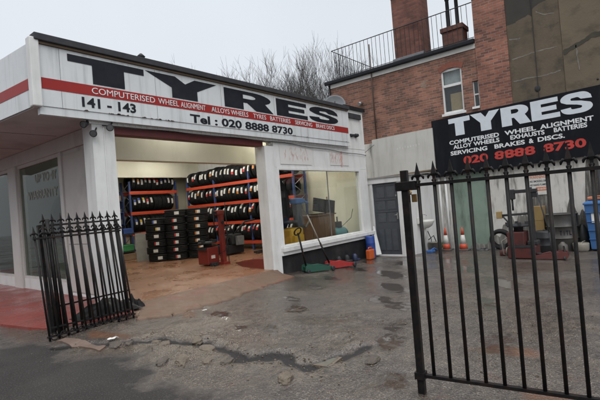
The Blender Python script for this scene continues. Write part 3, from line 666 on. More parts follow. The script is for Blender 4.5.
ub = bpart('window', white, (XB + .03, XB + .10, 4.22, 4.27, 3.80, 5.18), (XB + .03, XB + .10, 4.81, 4.86, 3.80, 5.18), (XB + .03, XB + .10, 4.27, 4.81, 5.11, 5.18), (XB + .03, XB + .10, 4.27, 4.81, 3.80, 3.86), (XB + .02, XB + .09, 4.27, 4.81, 4.62, 4.70), bev=.004)
bpart('pane', pane, (XB + .06, XB + .065, 4.27, 4.81, 3.86, 4.62), (XB + .06, XB + .065, 4.27, 4.81, 4.70, 5.11), parent=ub)
bpart('blind', netc, (XB + .15, XB + .16, 4.27, 4.81, 4.66, 5.15), parent=ub)
bpart('blind', ochre, (XB + .15, XB + .16, 4.27, 4.66, 3.82, 4.42), parent=ub)
bpart('reveal_back', dark_metal, (XB + .22, XB + .24, 4.221, 4.859, 3.77, 5.19), parent=ub)
bpart('sill', white, (XB - .05, XB + .10, 4.17, 4.91, 3.72, 3.797), bev=.006, parent=ub)
arq = MB(); pts_o = arc(4.54, 4.56, .80, .80, 60, 120, 12); pts_i = arc(4.54, 4.56, .63, .63, 58, 122, 12)
arq.prism(pts_o + pts_i[::-1], (XB - .012, 0, 0), Y_, Z_, (.03, 0, 0)); bpart('x', brick) if False else obj('arch', arq, arch_b, wing)
sb = bpart('small_window', white, (XB + .05, XB + .10, 3.76, 3.785, 3.85, 4.61), (XB + .05, XB + .10, 3.905, 3.93, 3.85, 4.61), (XB + .05, XB + .10, 3.785, 3.905, 4.20, 4.24))
bpart('pane', pane, (XB + .07, XB + .075, 3.785, 3.905, 3.85, 4.2), (XB + .07, XB + .075, 3.785, 3.905, 4.24, 4.61), parent=sb)
bpart('reveal_back', dark_metal, (XB + .2, XB + .22, 3.762, 3.93, 3.81, 4.61), parent=sb)
bpart('sill', white, (XB - .05, XB + .10, 3.764, 3.98, 3.78, 3.848), bev=.006, parent=sb)
bpart('chimney', brickd, (XB + .10, XB + .95, 5.45, 6.38, 5.87, 8.55), (XB + .05, XB + 1.0, 5.40, 6.43, 8.05, 8.2), bev=.006)
bpart('flashing', mat('lead_flashing', (.16, .17, .18), .5), (XB + .03, XB + 1.0, 5.36, 6.45, 5.865, 5.98), bev=.01)
c2 = bpart('chimney', brickd, (XB + .12, XB + .62, 4.13, 4.76, 5.87, 6.36), (XB + .08, XB + .66, 4.09, 4.80, 6.36, 6.50), bev=.01)
for y in (4.32, 4.60):
    q = MB(); q.lathe([(.065, 6.49), (.06, 6.55), (.055, 7.42), (.07, 7.43), (.07, 7.47), (.04, 7.47)], (XB + .36, y, 0), n=12); obj('flue_pipe', q, dark_metal, c2)
q = MB(); q.tube([(XB - .06, 7.25, 3.32), (XB - .06, 7.25, 6.72)], .022, 8); obj('vent_pipe', q, pipem, wing)
q = MB(); q.tube([(XB + .0, 7.75, 4.78), (XB - .22, 7.75, 4.72)], .06, 10); obj('flue_stub', q, steel, wing)
q = MB(); q.tube([(XB - .04, 9.05, 3.3), (XB - .04, 9.05, 5.7)], .035, 8); obj('drainpipe', q, black_p, wing)
q = MB()
for i in range(7):
    x = R.uniform(.0, .3); q.box(XB - .004, XB + .001, 5.2 + R.uniform(0, .25), 5.45 + R.uniform(0, .1), 4.75 + i * .035, 4.78 + i * .035)
obj('repair_patch', q, mat('repair_patch', (.30, .22, .17), .9), wing)
# ground floor features of the wing
q = MB()
for y in (5.18, 4.98): q.tube([(XB - .05, y, -.42), (XB - .05, y, 2.1)], .035, 10)
obj('waste_pipe', q, white, wing)
bpart('painted_panel', greenp, (XB + .005, XB + .055, 3.77, 4.83, -.45, 1.897))

grm = mat('rising_damp_grime', (.10, .095, .083), .8, (.24, .23, .205), 5, 1.3, .4, 30, dirt=(.42, .405, .37), dirt_amt=.95, dscale=4.5, dstretch=(4, 4, .5))
def grime(y0, y1, z0, top, seed, xf, name='damp_grime'):
    pl = [(y0, z0), (y1, z0)]; k = int((y1 - y0) / .035)
    for i in range(k + 1): y = y1 - (y1 - y0) * i / k; pl.append((y, z0 + max(.06, top * (.62 + .8 * noise.fractal(Vector((y * 2.3, seed, 0)), 1, 2, 3)) + .05 * noise.noise(Vector((y * 14, seed, 4))))))
    q = MB(); q.prism(pl, (xf, 0, 0), Y_, Z_, (.001, 0, 0)); return q
obj('damp_grime', grime(2.75, 3.70, -.5, 1.35, 2.2, XB - .0145), grm, wing)
obj('damp_grime', grime(.4, 2.74, -.5, 2.5, 5.7, XB - .0145), mat('black_damp_grime', (.045, .042, .037), .8, (.13, .122, .108), 5, 1.3, .4, 30, dirt=(.30, .29, .26), dirt_amt=.9, dscale=4.5, dstretch=(4, 4, .5)), wing)
obj('damp_grime', grime(3.775, 4.825, -.5, .34, 8.1, XB + .0025), grm, wing)
# roof railing
rl = thing('roof_railing', 'thin metal railing round the edge of the brick wing roof', 'railing', (XB + .05, 6.4, 5.86))
q = MB(); q.tube([(XB + 5, 8.9, 6.98), (XB + .05, 8.9, 6.98), (XB + .05, 3.78, 6.98)], .016, 6); q.tube([(XB + 5, 8.9, 5.93), (XB + .05, 8.9, 5.93), (XB + .05, 3.78, 5.93)], .012, 6); obj('rail', q, dark_metal, rl)
pts = [(XB + .05, 8.9 - i * .155) for i in range(33)] + [(XB + .05 + (i + 1) * .155, 8.9) for i in range(31)]
for (x, y) in pts:
    q = MB(); q.tube([(x, y, 5.862), (x, y, 6.975)], .0085, 5, cap=False); obj('bar', q, dark_metal, rl)
# dish
t = thing('satellite_dish', 'grey satellite dish showing above the far end of the shop roof', 'dish', (12.8, 8.45, 4.0))
dM = Vector((-.75, -.55, .25)).normalized().to_track_quat('Z', 'Y').to_matrix()
q = MB(); pr = [(.02 + .36 * i / 8, .12 * (i / 8) ** 2) for i in range(9)]; q.lathe(pr + [(r_, z_ - .012) for r_, z_ in pr[::-1]], (12.8, 8.45, 4.72), n=28, M=dM, closed=True); obj('reflector', q, dishm, t)
q = MB(); q.tube([(12.8, 8.45, 3.6), (12.84, 8.48, 4.66)], .025, 8); q.tube([Vector((12.8, 8.45, 4.45)), Vector((12.8, 8.45, 4.70)) + dM @ Vector((0, 0, .4))], .012, 6); obj('mast', q, dark_metal, t)

# ------------------------------------------------------------------ tall rendered building
tall = thing('tall_building', 'tall old building with brick corner and patched brown rendered side wall', 'building', (XB, 0, -.45))
def tpart(name, m, *bx, bev=0.0, parent=None): return part(name, m, *bx, bev=bev, parent=parent or tall)
tpart('brick_quoin', brick2, (XB - .03, XB + .3, 2.87, 3.752, 3.2, 9.5), (XB + .302, XB + 8, 3.5, 3.752, 3.2, 9.5))
tpart('rendered_wall', rend, (XB - .012, XB + .3, 1.56, 2.868, 3.2, 9.5))
tpart('rendered_wall', rend2, (XB - .025, XB + .3, -9, 1.555, 3.2, 9.5))
tpart('whitewashed_base', wallw, (XB - .012, XB + .3, -9, 3.752, -.6, 3.197))
q = MB(); q.prism(ragged([(2.865, 6.42), (2.86, 5.95), (2.62, 5.95), (2.62, 5.98), (2.30, 6.08), (2.2, 6.0), (2.18, 6.2), (2.0, 6.3), (1.75, 6.35), (1.6, 6.3), (1.57, 9.4), (2.865, 9.4)], .07, .02, 3), (XB - .0136, 0, 0), Y_, Z_, (.001, 0, 0)); obj('dark_patch', q, rendd, tall)
def seamline(pts, w, seed):
    a, b = [], []
    for (x0, z0), (x1, z1) in zip(pts, pts[1:]):
        for i in range(8):
            y = x0 + (x1 - x0) * i / 8; z = z0 + (z1 - z0) * i / 8 + .03 * noise.fractal(Vector((y * 5, seed, 0)), 1, 2, 3); ww = w * (1 + .8 * noise.noise(Vector((y * 9, seed, 3))))
            a.append((y, z + ww)); b.append((y, z - ww))
    return a + b[::-1]
for i, pl in enumerate([[(2.8, 4.96), (2.4, 4.99), (2.1, 5.02), (1.62, 5.0)], [(2.8, 4.33), (2.35, 4.34), (1.95, 4.32), (1.6, 4.36)], [(2.1, 6.08), (1.9, 5.95), (1.64, 5.9)], [(2.82, 5.52), (2.5, 5.50)]]):
    q = MB(); q.prism(seamline(pl, .013, i * 3.1), (XB - .0145, 0, 0), Y_, Z_, (.002, 0, 0)); obj('mortar_repair_line', q, mort, tall)
q = MB(); q.prism(seamline([(1.54, 4.80), (1.2, 4.92), (.9, 5.05), (.3, 5.1)], .06, 8), (XB - .031, 0, 0), Y_, Z_, (.007, 0, 0)); obj('algae_band', q, mat('algae_stain', (.042, .038, .026), .9, (.065, .058, .042), 6, .8), tall)
q = MB(); q.prism([(z_ - .0, y_) for y_, z_ in seamline([(4.92, 1.25), (4.6, 1.24), (4.2, 1.22)], .012, 5)], (XB - .031, 0, 0), Y_, Z_, (.006, 0, 0)); obj('mortar_repair_line', q, mort, tall)
q = MB(); q.tube([(XB - .03, 2.2, 3.6), (XB - .03, 2.2, 9.4)], .008, 5); q.ball((XB - .02, 2.22, 4.0), .07, .3, 1, 1.3); obj('wall_cable', q, dark_metal, tall)
q = MB(); q.ball((XB - .03, .85, 3.92), .025); obj('wall_fixing', q, dark_metal, tall)

# blank board and the black sign board
q = MB(); q.prism([(7.37, 2.06), (7.37, 3.38), (5.2, 3.42), (5.2, 2.12)], (XB - .20, 0, 0), Y_, Z_, (.195, 0, 0))
bb = thing('blank_sign_board', 'blank off-white sign box above the grey door with faint traces of letters', 'sign board', (XB - .1, 6.3, 2.06))
obj('panel', q, boardw, bb)
q = MB(); q.prism([(7.40, 2.03), (7.40, 2.07), (5.17, 2.13), (5.17, 2.09)], (XB - .21, 0, 0), Y_, Z_, (.205, 0, 0)); obj('lower_trim', q, batten, bb)
q = MB()
for k in range(9): q.box(XB - .203, XB - .2005, 6.42 - k * .095, 6.46 - k * .095, 2.92 + .003 * k + R.uniform(-.03, .03), 2.97 + .003 * k + R.uniform(-.02, .03))
obj('letter_ghost', q, mat('letter_ghost_paint', (.60, .59, .57), .6), bb)
sgn = thing('sign_board', 'large black board reading TYRES in white with a red phone number', 'sign board', (XB - .15, 3, 1.87))
BX = XB - .16
def bz(y, z): return z + (4.7 - y) * .022       # the board hangs slightly out of level
q = MB(); q.prism([(5.23, bz(5.23, 1.86)), (5.23, bz(5.23, 3.65)), (.62, bz(.62, 3.66)), (.62, bz(.62, 1.92))], (BX, 0, 0), Y_, Z_, (.06, 0, 0)); obj('panel', q, mat('black_board', (.007, .008, .011), .4, (.011, .012, .016), 1.5, .8, dirt=(.03, .03, .034), dirt_amt=.35, dscale=1.5, dstretch=(2, 2, .4), spec=.12), sgn)
q = MB()
for y in (5.1, 3.8, 2.2, .9): q.box(BX + .061, XB - .014 if y < 3.7 else XB - .001, y - .03, y + .03, 1.98, 3.5)
obj('mounting_batten', q, batten, sgn)
bu = Vector((0, -1, .022)).normalized(); bv = Vector((0, .022, 1)).normalized()
def bo(y, z): return Vector((BX - .001, y, bz(y, z)))
for ch, y0, y1 in (('T', 4.68, 4.04), ('Y', 4.02, 3.20), ('R', 3.17, 2.42), ('E', 2.40, 1.72), ('S', 1.70, .99)):
    glyph(ch, bo(y0, 3.05), bu, bv, NX, y0 - y1, .54, letter_g, sgn)
for tx, y0, y1, z in (('COMPUTERISED', 4.71, 3.27, 2.80), ('WHEEL', 3.12, 2.32, 2.80), ('ALIGNMENT', 2.22, 1.0, 2.80), ('ALLOY', 4.60, 4.05, 2.65), ('WHEELS', 4.0, 3.27, 2.65), ('EXHAUSTS', 2.98, 2.12, 2.65), ('BATTERIES', 1.90, 1.15, 2.655),
                      ('SERVICING', 4.70, 3.62, 2.47), ('BRAKES', 3.42, 2.62, 2.47), ('&', 2.52, 2.40, 2.47), ('DISCS.', 2.30, 1.66, 2.47)):
    text(tx, bo(y0, z), bu, bv, NX, y0 - y1, .125, letter_w, sgn, bold=.03)
for tx, y0, y1 in (('020', 4.33, 3.62), ('8888', 3.44, 2.38), ('8730', 2.18, 1.2)):
    text(tx, bo(y0, 2.15), bu, bv, NX, y0 - y1, .24, letter_r, sgn, bold=.036)
# warning notice on the wall
nt = thing('warning_notice', 'white warning notice with orange lettering on the stained wall', 'notice', (XB - .02, 2.4, 1.1))
q = MB(); q.box(XB - .03, XB - .014, 2.18, 2.64, 1.08, 1.66); obj('plate', q, mat('notice_white', (.60, .59, .56), .5), nt)
text('WARNING', (XB - .031, 2.62, 1.53), NY, Z_, NX, .42, .09, mat('notice_orange', (.55, .16, .05), .5), nt, bold=.02, depth=.002)
text('NO SMOKING OR', (XB - .031, 2.61, 1.43), NY, Z_, NX, .40, .055, letter_b, nt, depth=.002)
text('NO NAKED FLAMES', (XB - .031, 2.61, 1.33), NY, Z_, NX, .40, .055, letter_b, nt, depth=.002)
q = MB(); q.box(XB - .032, XB - .0305, 2.19, 2.47, 1.19, 1.29); obj('notice_band', q, MATS['notice_orange'], nt)
text('NO ENTRY', (XB - .0325, 2.45, 1.215), NY, Z_, NX, .24, .05, letter_w, nt, depth=.002)
q = MB(); q.box(XB - .12, XB - .013, .62, 1.02, .75, 1.70, bev=.01); tag(obj('meter_cabinet', q, greyd), 'dark grey wall cabinet behind the blue wheelie bin', 'cabinet')

# ------------------------------------------------------------------ outhouse with the grey door
XS = 11.05
oh = thing('outhouse', 'small white lean-to with a panelled grey door beside the shop', 'outhouse', (XS, 6.0, -.33))
def opart(name, m, *bx, bev=0.0, parent=None): return part(name, m, *bx, bev=bev, parent=parent or oh)
opart('wall', white, (XS, XS + .10, 6.24, 6.42, -.5, 1.80), (XS, XS + .10, 5.30, 5.45, -.5, 1.80), (XS, XS + .10, 5.45, 6.24, 1.77, 1.80), (XS + .102, XB - .03, 5.32, 5.42, -.6, 1.95), (XS + .102, XB - .03, 6.32, 6.42, -.6, 1.95))
opart('fascia', white, (XS - .03, XS - .002, 5.26, 6.46, 1.76, 1.90), bev=.004)
q = MB(); q.hexa([(XS - .06, 5.22, 1.902), (XB - .02, 5.22, 2.02), (XB - .02, 6.5, 2.02), (XS - .06, 6.5, 1.902)], [(XS - .06, 5.22, 1.94), (XB - .02, 5.22, 2.06), (XB - .02, 6.5, 2.06), (XS - .06, 6.5, 1.94)]); obj('roof', q, mat('felt_roof_pale', (.3, .29, .27), .8), oh)
dr = opart('door', greyd, (XS + .03, XS + .07, 5.452, 6.238, -.27, 1.768))
pn = MB()
for z0, z1 in ((1.32, 1.68), (.98, 1.27), (.62, .93)): pn.box(XS + .018, XS + .029, 5.53, 6.16, z1, z1 + .03); pn.box(XS + .022, XS + .029, 5.56, 5.80, z0 + .03, z1 - .02); pn.box(XS + .022, XS + .029, 5.88, 6.12, z0 + .03, z1 - .02)
for k in range(3): y = 5.56 + k * .21; pn.box(XS + .020, XS + .029, y, y + .16, -.15, .45)
obj('door_panel', pn, mat('grey_door_panel', (.075, .082, .092), .5), dr)
q = MB(); q.box(XS + .015, XS + .029, 5.50, 5.545, .72, .90); q.tube([(XS + .0, 5.52, .84), (XS - .02, 5.52, .84), (XS - .02, 5.60, .84)], .010, 6); q.box(XS + .016, XS + .029, 5.5, 5.545, 1.36, 1.41); obj('handle', q, steel, dr)
opart('threshold', white, (XS - .02, XS + .10, 5.44, 6.25, -.40, -.272))
opart('door_frame', white, (XS - .018, XS - .001, 6.235, 6.31, -.35, 1.755), (XS - .018, XS - .001, 5.38, 5.455, -.35, 1.755), bev=.003)
# wall basin on the side of the outhouse
sk = thing('wash_basin', 'white wall basin fixed to the side of the outhouse with its waste pipe', 'basin', (12.1, 5.3, .4))
q = MB()
bas = [[(12.1 + rx * math.cos(2 * PI * k / 20), 5.30 - .19 * sy + sy * .19 * math.sin(2 * PI * k / 20) * 1.0, z) for k in range(20)] for rx, sy, z in ((.10, .55, .36), (.20, .8, .42), (.27, 1, .55), (.27, 1, .60), (.22, .85, .60), (.15, .65, .50))]
rg = [[q.bm.verts.new(p) for p in b] for b in bas]
for a, b in zip(rg, rg[1:]):
    for k in range(20): f = q.bm.faces.new((a[k], a[(k + 1) % 20], b[(k + 1) % 20], b[k])); f.smooth = True
q.bm.faces.new(rg[0][::-1]); q.bm.faces.new(rg[-1]); obj('bowl', q, porc, sk)
q = MB(); q.box(11.85, 12.35, 5.27, 5.318, .50, .68, bev=.012); obj('splashback', q, porc, sk)
q = MB(); q.tube([(12.1, 5.24, .64), (12.1, 5.24, .76), (12.1, 5.14, .76), (12.1, 5.12, .72)], .014, 8); obj('tap', q, steel, sk)
q = MB(); q.tube([(12.1, 5.2, .37), (12.1, 5.2, .1), (12.18, 5.24, .05), (12.18, 5.28, -.35)], .025, 8); obj('waste_pipe', q, porc, sk)

# ------------------------------------------------------------------ iron gates
def spear(q, M, z):      # spearhead finial with two side leaves
    def P(*p): return M @ Vector(p)
    prof = [(.014, z), (.020, z + .006), (.020, z + .014), (.012, z + .018), (.013, z + .032), (.024, z + .052), (.012, z + .092), (.0015, z + .135)]
    rings = [[q.bm.verts.new(P(r_ * math.cos(PI / 2 * k + PI / 4), .75 * r_ * math.sin(PI / 2 * k + PI / 4), zz)) for k in range(4)] for r_, zz in prof]
    for a, b in zip(rings, rings[1:]):
        for k in range(4): q.bm.faces.new((a[k], a[(k + 1) % 4], b[(k + 1) % 4], b[k]))
    q.bm.faces.new(rings[0][::-1]); q.bm.faces.new(rings[-1])
    for s_ in (-1, 1):
        pth = [(s_ * .010, 0, z + .044), (s_ * .026, 0, z + .050), (s_ * .036, 0, z + .036), (s_ * .038, 0, z + .022)]
        q.tube([P(*p) for p in pth], [.007, .010, .009, .004], 6)
def gate(name, label, loc, M, nb, pitch, first, zb, zt, length, stile=None, ztop=None, group=None, barext=0.0):
    """gate leaf along local +x; M rotates it about its base"""
    g = thing(name, label, 'gate', loc, group)
    T = Matrix.Translation(Vector(loc)) @ M
    def bx(*b):
        q = MB(); q.box(*b, M=T); return q
    q = bx(0, length, -.016, .016, zt - .010, zt + .010); obj('top_rail', q, iron, g)
    q = bx(0, length, -.016, .016, zb - .010, zb + .010); obj('bottom_rail', q, iron, g)
    for k in range(nb):
        x = first + k * pitch
        q = MB(); q.tube([T @ Vector((x, 0, zb + (-barext if barext else .008))), T @ Vector((x, 0, zt + .03))], .0115, 8); b = obj('bar', q, iron, g)
        q = MB(); spear(q, T @ Matrix.Translation((x, 0, 0)), zt + .012); obj('finial', q, iron, b)
    return g, T
GL = Vector((2.682, 1.265, 0)); gd = Vector((2.795, .295, 0)) - GL; ga = math.atan2(gd.y, gd.x)
g1, T1 = gate('iron_gate', 'tall black spearhead gate leaf standing closed across the yard entrance', GL, Matrix.Rotation(ga, 4, 'Z'), 15, .1052, .088, .122, 1.376, 1.72)
q = MB(); q.box(-.023, .023, -.023, .023, .0, 1.48, M=T1, bev=.004); q.box(-.033, .033, -.033, .033, .10, .145, M=T1); st = obj('stile', q, iron, g1)
q = MB(); q.box(-.06, .075, -.034, .034, 1.345, 1.405, M=T1, bev=.004); obj('latch', q, iron, st)
q = MB(); q.box(1.70, 1.75, -.025, .025, -.05, 1.48, M=T1, bev=.004); obj('stile', q, iron, g1)
q = MB(); q.tube([T1 @ Vector((.045, -.0, z)) + Vector((-.035, 0, 0)) for z in (1.345,)] + [T1 @ Vector((.052, -.0, 1.33)) + Vector((-.035, 0, 0))] + [T1 @ Vector((.048, 0, 1.315)) + Vector((-.035, 0, 0))], .005, 6)
q.box(.030, .062, .02, .042, 1.265, 1.318, M=T1, bev=.003); tag(obj('padlock', q, brass), 'small tarnished brass padlock hanging on the gate latch', 'padlock')
lean = Matrix.Rotation(-math.radians(10.5), 4, 'X')
gA, TA = gate('iron_gate', 'nearer of the two black gate leaves leaning together by the corner pillar', (1.94, 5.36, .0), Matrix.Rotation(math.radians(2.5), 4, 'Z') @ lean, 11, .1045, .02, .05, 1.185, 1.09, group='gate leaves leaning together', barext=.05)
q = MB()
for k in range(11): q.lathe([(.030, -.008), (.038, 0), (.030, .008), (.022, 0)], (0, 0, 0), axis='Y', n=10, M=None, closed=True) if False else None
ringp = [[TA @ Vector((.06 + k * .1045 + .038 * math.cos(t * PI / 6), -.03, .045 + .038 * math.sin(t * PI / 6))) for t in range(13)] for k in range(10)]
for rp in ringp: q.tube(rp, .007, 5)
obj('ring_scroll', q, iron, gA)
gB, TB = gate('iron_gate', 'farther taller black gate leaf behind another leaning by the corner pillar', (2.06, 5.60, .03), Matrix.Rotation(math.radians(3.5), 4, 'Z') @ Matrix.Rotation(-math.radians(7), 4, 'X'), 10, .1045, .075, .30, 1.29, 1.07, group='gate leaves leaning together', barext=.28)
gC, TC = gate('iron_gate', 'middle black gate leaf sandwiched between two others by the corner pillar', (2.02, 5.49, .02), Matrix.Rotation(math.radians(3.0), 4, 'Z') @ Matrix.Rotation(-math.radians(9), 4, 'X') @ Matrix.Rotation(math.radians(1.2), 4, 'Y'), 10, .1045, .055, .10, 1.21, 1.06, group='gate leaves leaning together', barext=.08)
for x_ in (0, 1.0): q = MB(); q.box(x_, x_ + .035, -.02, .02, .0, 1.30, M=TB); obj('stile', q, iron, gB)
q = MB(); q.tube([TB @ Vector((.10, -.045, -.02)), TB @ Vector((.10, -.045, 1.36))], .024, 10); tag(obj('iron_post', q, iron), 'thick black post leaning among the stacked gate leaves', 'post')
# crumpled black sheet lying behind the stacked gates
def crumple(name, label, cx, cy, z0, rx, ry, h, seed, m, cat):
    b = MB(); n1, n2 = 18, 14; g_ = []
    for i in range(n1):
        row = []
        for j in range(n2):
            u_, v_ = i / (n1 - 1) * 2 - 1, j / (n2 - 1) * 2 - 1; rr = max(abs(u_), abs(v_))
            z = h * (1 - rr ** 2) * (.7 + .7 * noise.fractal(Vector((u_ * 1.7, v_ * 1.7, seed)), 1, 2, 4)); row.append(b.bm.verts.new((cx + u_ * rx * (1 + .1 * noise.noise(Vector((u_, v_ * 3, seed)))), cy + v_ * ry, z0 + max(0, z) + .004)))
        g_.append(row)
    for i in range(n1 - 1):
        for j in range(n2 - 1): f = b.bm.faces.new((g_[i][j], g_[i + 1][j], g_[i + 1][j + 1], g_[i][j + 1])); f.smooth = True
    f = [b.bm.verts.new((v.co.x, v.co.y, z0)) for v in [g_[0][0], g_[-1][0], g_[-1][-1], g_[0][-1]]]; b.bm.faces.new(f)
    return tag(obj(name, b, m), label, cat)
crumple('black_sheet', 'crumpled black plastic sheet lying behind the leaning gate leaves', 2.92, 5.95, .035, .42, .20, .22, 4.2, tarp, 'sheet')
crumple('black_bag', 'limp black bag lying against the foot of the corner pillar', 3.36, 6.02, .0, .12, .12, .20, 9.2, tarp, 'bag')

# ------------------------------------------------------------------ tyres
def tyre_mesh(Ro=.31, w=.20, ri=.205):
    b = MB(); h = w / 2
    prof = [(ri, -h * .72), (ri + .02, -h * .86), (ri + .05, -h * .98), (Ro - .045, -h * 1.0), (Ro - .015, -h * .93), (Ro - .003, -h * .80)]
    for zc in (-.45, 0, .45):
        zc *= h; prof += [(Ro, zc - .011), (Ro - .008, zc - .008), (Ro - .008, zc + .008), (Ro, zc + .011)]
    prof += [(Ro - .003, h * .80), (Ro - .015, h * .93), (Ro - .045, h), (ri + .05, h * .98), (ri + .02, h * .86), (ri, h * .72), (ri + .012, 0)]
    b.lathe(prof, n=36, closed=True); return b
def sticker_mesh(Ro, w0, w1, ang, split):    # paper strip round the tread; slot 1 = coloured end
    b = MB(); k = 6
    for s_ in range(k):
        a0, a1 = -ang / 2 + ang * s_ / k, -ang / 2 + ang * (s_ + 1) / k; r_ = Ro + .0025
        f = b.bm.faces.new([b.bm.verts.new((r_ * math.cos(a), r_ * math.sin(a), z)) for a, z in ((a0, w0), (a1, w0), (a1, w1), (a0, w1))]); f.material_index = 1 if s_ / k < split else 0
    return b
def make_tyre(Ro, w, st, colour, name='tyre'):
    t = thing(name, 'tyre', 'tyre', (0, 0, 0)); obj('casing', tyre_mesh(Ro, w, Ro * .66), rubber, t)
    if st: obj('paper_label', sticker_mesh(Ro, *st), [lblw, colour], t)
    return t
protos = {}
def tyre(kind, loc, rot, label, group):
    if kind not in protos:
        std, c = kind
        protos[kind] = make_tyre(*( (.305, .195, (-.045, .045, .62, .34)) if std == 'shelf' else (.33, .212, (-.045, .045, .40, .3)) if std == 'stack' else (.305, .195, None)), {'white': lblw, 'red': lblr, 'orange': lblo, 'blue': lblb, 'yellow': lbly}[c]); p = protos[kind]
        p.location = loc; p.rotation_euler = rot; p['label'] = label; p['group'] = group; return p
    return dup(protos[kind], loc, rot, label, group)
def lab_c(c): return {'white': 'white', 'red': 'red and white', 'orange': 'orange and white', 'blue': 'blue and white', 'yellow': 'yellow and white'}[c]
# long rack on the right-hand wall
RX0, RX1 = 10.0, 10.62
rk = thing('tyre_rack', 'long blue and orange rack full of tyres along the right-hand wall', 'rack', (RX0, 11, 0))
RB = (.25, .92, 1.59, 2.25)
for y in (8.32, 10.22, 11.98, 13.5):
    q = MB(); q.box(RX0 + .0, RX0 + .06, y - .03, y + .03, 0, 2.62); q.box(RX1 - .06, RX1, y - .03, y + .03, 0, 2.62); obj('upright', q, rackb, rk)
    q = MB()
    for k in range(4): q.tube([(RX0 + .05, y, .15 + k * .6), (RX1 - .05, y, .45 + k * .6)], .012, 6); q.tube([(RX1 - .05, y, .45 + k * .6), (RX0 + .05, y, .75 + k * .6)], .012, 6)
    obj('brace', q, steel, rk)
for z in RB:
    q = MB(); q.box(RX0 - .02, RX0 - .001, 8.29, 13.53, z - .05, z + .05); q.box(RX1 + .001, RX1 + .02, 8.29, 13.53, z - .05, z + .05); obj('beam', q, racko, rk)
SN = ('bottom', 'second lowest', 'third', 'top')
for si, z in enumerate(RB):
    y = 8.50; k = 0
    while y < 13.40 and k < 27:
        if any(abs(y - u_) < .05 for u_ in (10.22, 11.98)): pass
        pool = ['white'] * 6 + ['orange'] * (3 if si == 2 else 1) + (['red'] * 5 if (si == 2 and y > 12) or si == 0 else ['red']) + (['blue'] * 2 if si == 2 and y < 9.7 else [])
        c = R.choice(pool); Ro = .305
        kind = ('shelf' if R.random() < .93 else 'bare', c)
        spin = math.radians(R.uniform(2, 22) + (14 if si in (0, 1) else 0))
        M_ = Matrix(((-1, 0, 0), (0, 0, 1), (0, 1, 0)))       # local x->-X, y->Z, z->Y
        M_ = Matrix.Rotation(math.radians(R.uniform(-9, 9)), 3, 'Z') @ Matrix.Rotation(math.radians(R.uniform(-5, 5)), 3, 'X') @ M_ @ Matrix.Rotation(spin, 3, 'Z')
        sc_ = R.uniform(.90, 1.04); o_ = tyre(kind, (RX0 + .27 + R.uniform(-.035, .045), y, z + .052 + Ro * sc_), M_.to_euler(),
             ('tyre with %s label, ' % lab_c(c) if kind[0] == 'shelf' else 'unlabelled tyre, ') + '%s from window end, long rack %s shelf' % (ORD[k], SN[si]), 'tyres on the %s shelf of the long rack' % SN[si]); o_.scale = (sc_, sc_, R.uniform(.86, 1.02))
        y += R.uniform(.192, .215) if si != 1 else R.uniform(.195, .235); k += 1
# shorter rack on the back wall
LX0, LX1, LY = 7.95, 9.82, 13.95
rk2 = thing('tyre_rack', 'shorter blue and red tyre rack against the back wall of the workshop', 'rack', (8.9, LY, 0))
for x in (LX0, LX1):
    q = MB(); q.box(x - .03, x + .03, LY, LY + .06, 0, 2.62); q.box(x - .03, x + .03, LY + .56, LY + .62, 0, 2.62); obj('upright', q, rackb, rk2)
    q = MB()
    for k in range(4): q.tube([(x, LY + .05, .15 + k * .6), (x, LY + .57, .45 + k * .6)], .012, 6); q.tube([(x, LY + .57, .45 + k * .6), (x, LY + .05, .75 + k * .6)], .012, 6)
    obj('brace', q, steel, rk2)
LB = (.78, 1.50, 2.22)
for z in LB:
    q = MB(); q.box(LX0 - .03, LX1 + .03, LY - .02, LY - .001, z - .055, z + .055); q.box(LX0 - .03, LX1 + .03, LY + .621, LY + .64, z - .055, z + .055); obj('beam', q, racko, rk2)
cols_top = ['orange', 'orange', 'white', 'red', 'red', 'red', 'red', 'blue', 'blue', 'white', 'white']
for si, z in enumerate(LB):
    for k in range(11 if si == 2 else 10):
        x = LX0 + .16 + k * (.158 if si == 2 else .168)
        c = cols_top[k] if si == 2 else (['blue', 'blue', 'yellow', 'red', 'white'] + ['white'] * 8)[k] if si == 1 else R.choice(['white', 'blue', 'yellow'])
        bare = si == 1 and 5 <= k <= 7 or si == 0 and k > 4
        spin = math.radians(R.uniform(-22, 0))
        M_ = Matrix(((0, 0, 1), (-1, 0, 0), (0, -1, 0)))      # local x->-Y, y->-Z, z->X
        M_ = Matrix.Rotation(math.radians(R.uniform(-3, 3)), 3, 'Z') @ M_ @ Matrix.Rotation(spin, 3, 'Z')
        o_ = tyre(('bare' if bare else 'shelf', c), (x, LY + .29 + R.uniform(-.02, .02), z + .057 + .305), M_.to_euler(),
             ('unlabelled tyre, ' if bare else 'tyre with %s label, ' % lab_c(c)) + '%s from left, back-wall rack %s shelf' % (ORD[k], ('low', 'middle', 'top')[si]), 'tyres on the %s shelf of the back-wall rack' % ('low', 'middle', 'top')[si])
        o_.scale = (1, 1, .8)
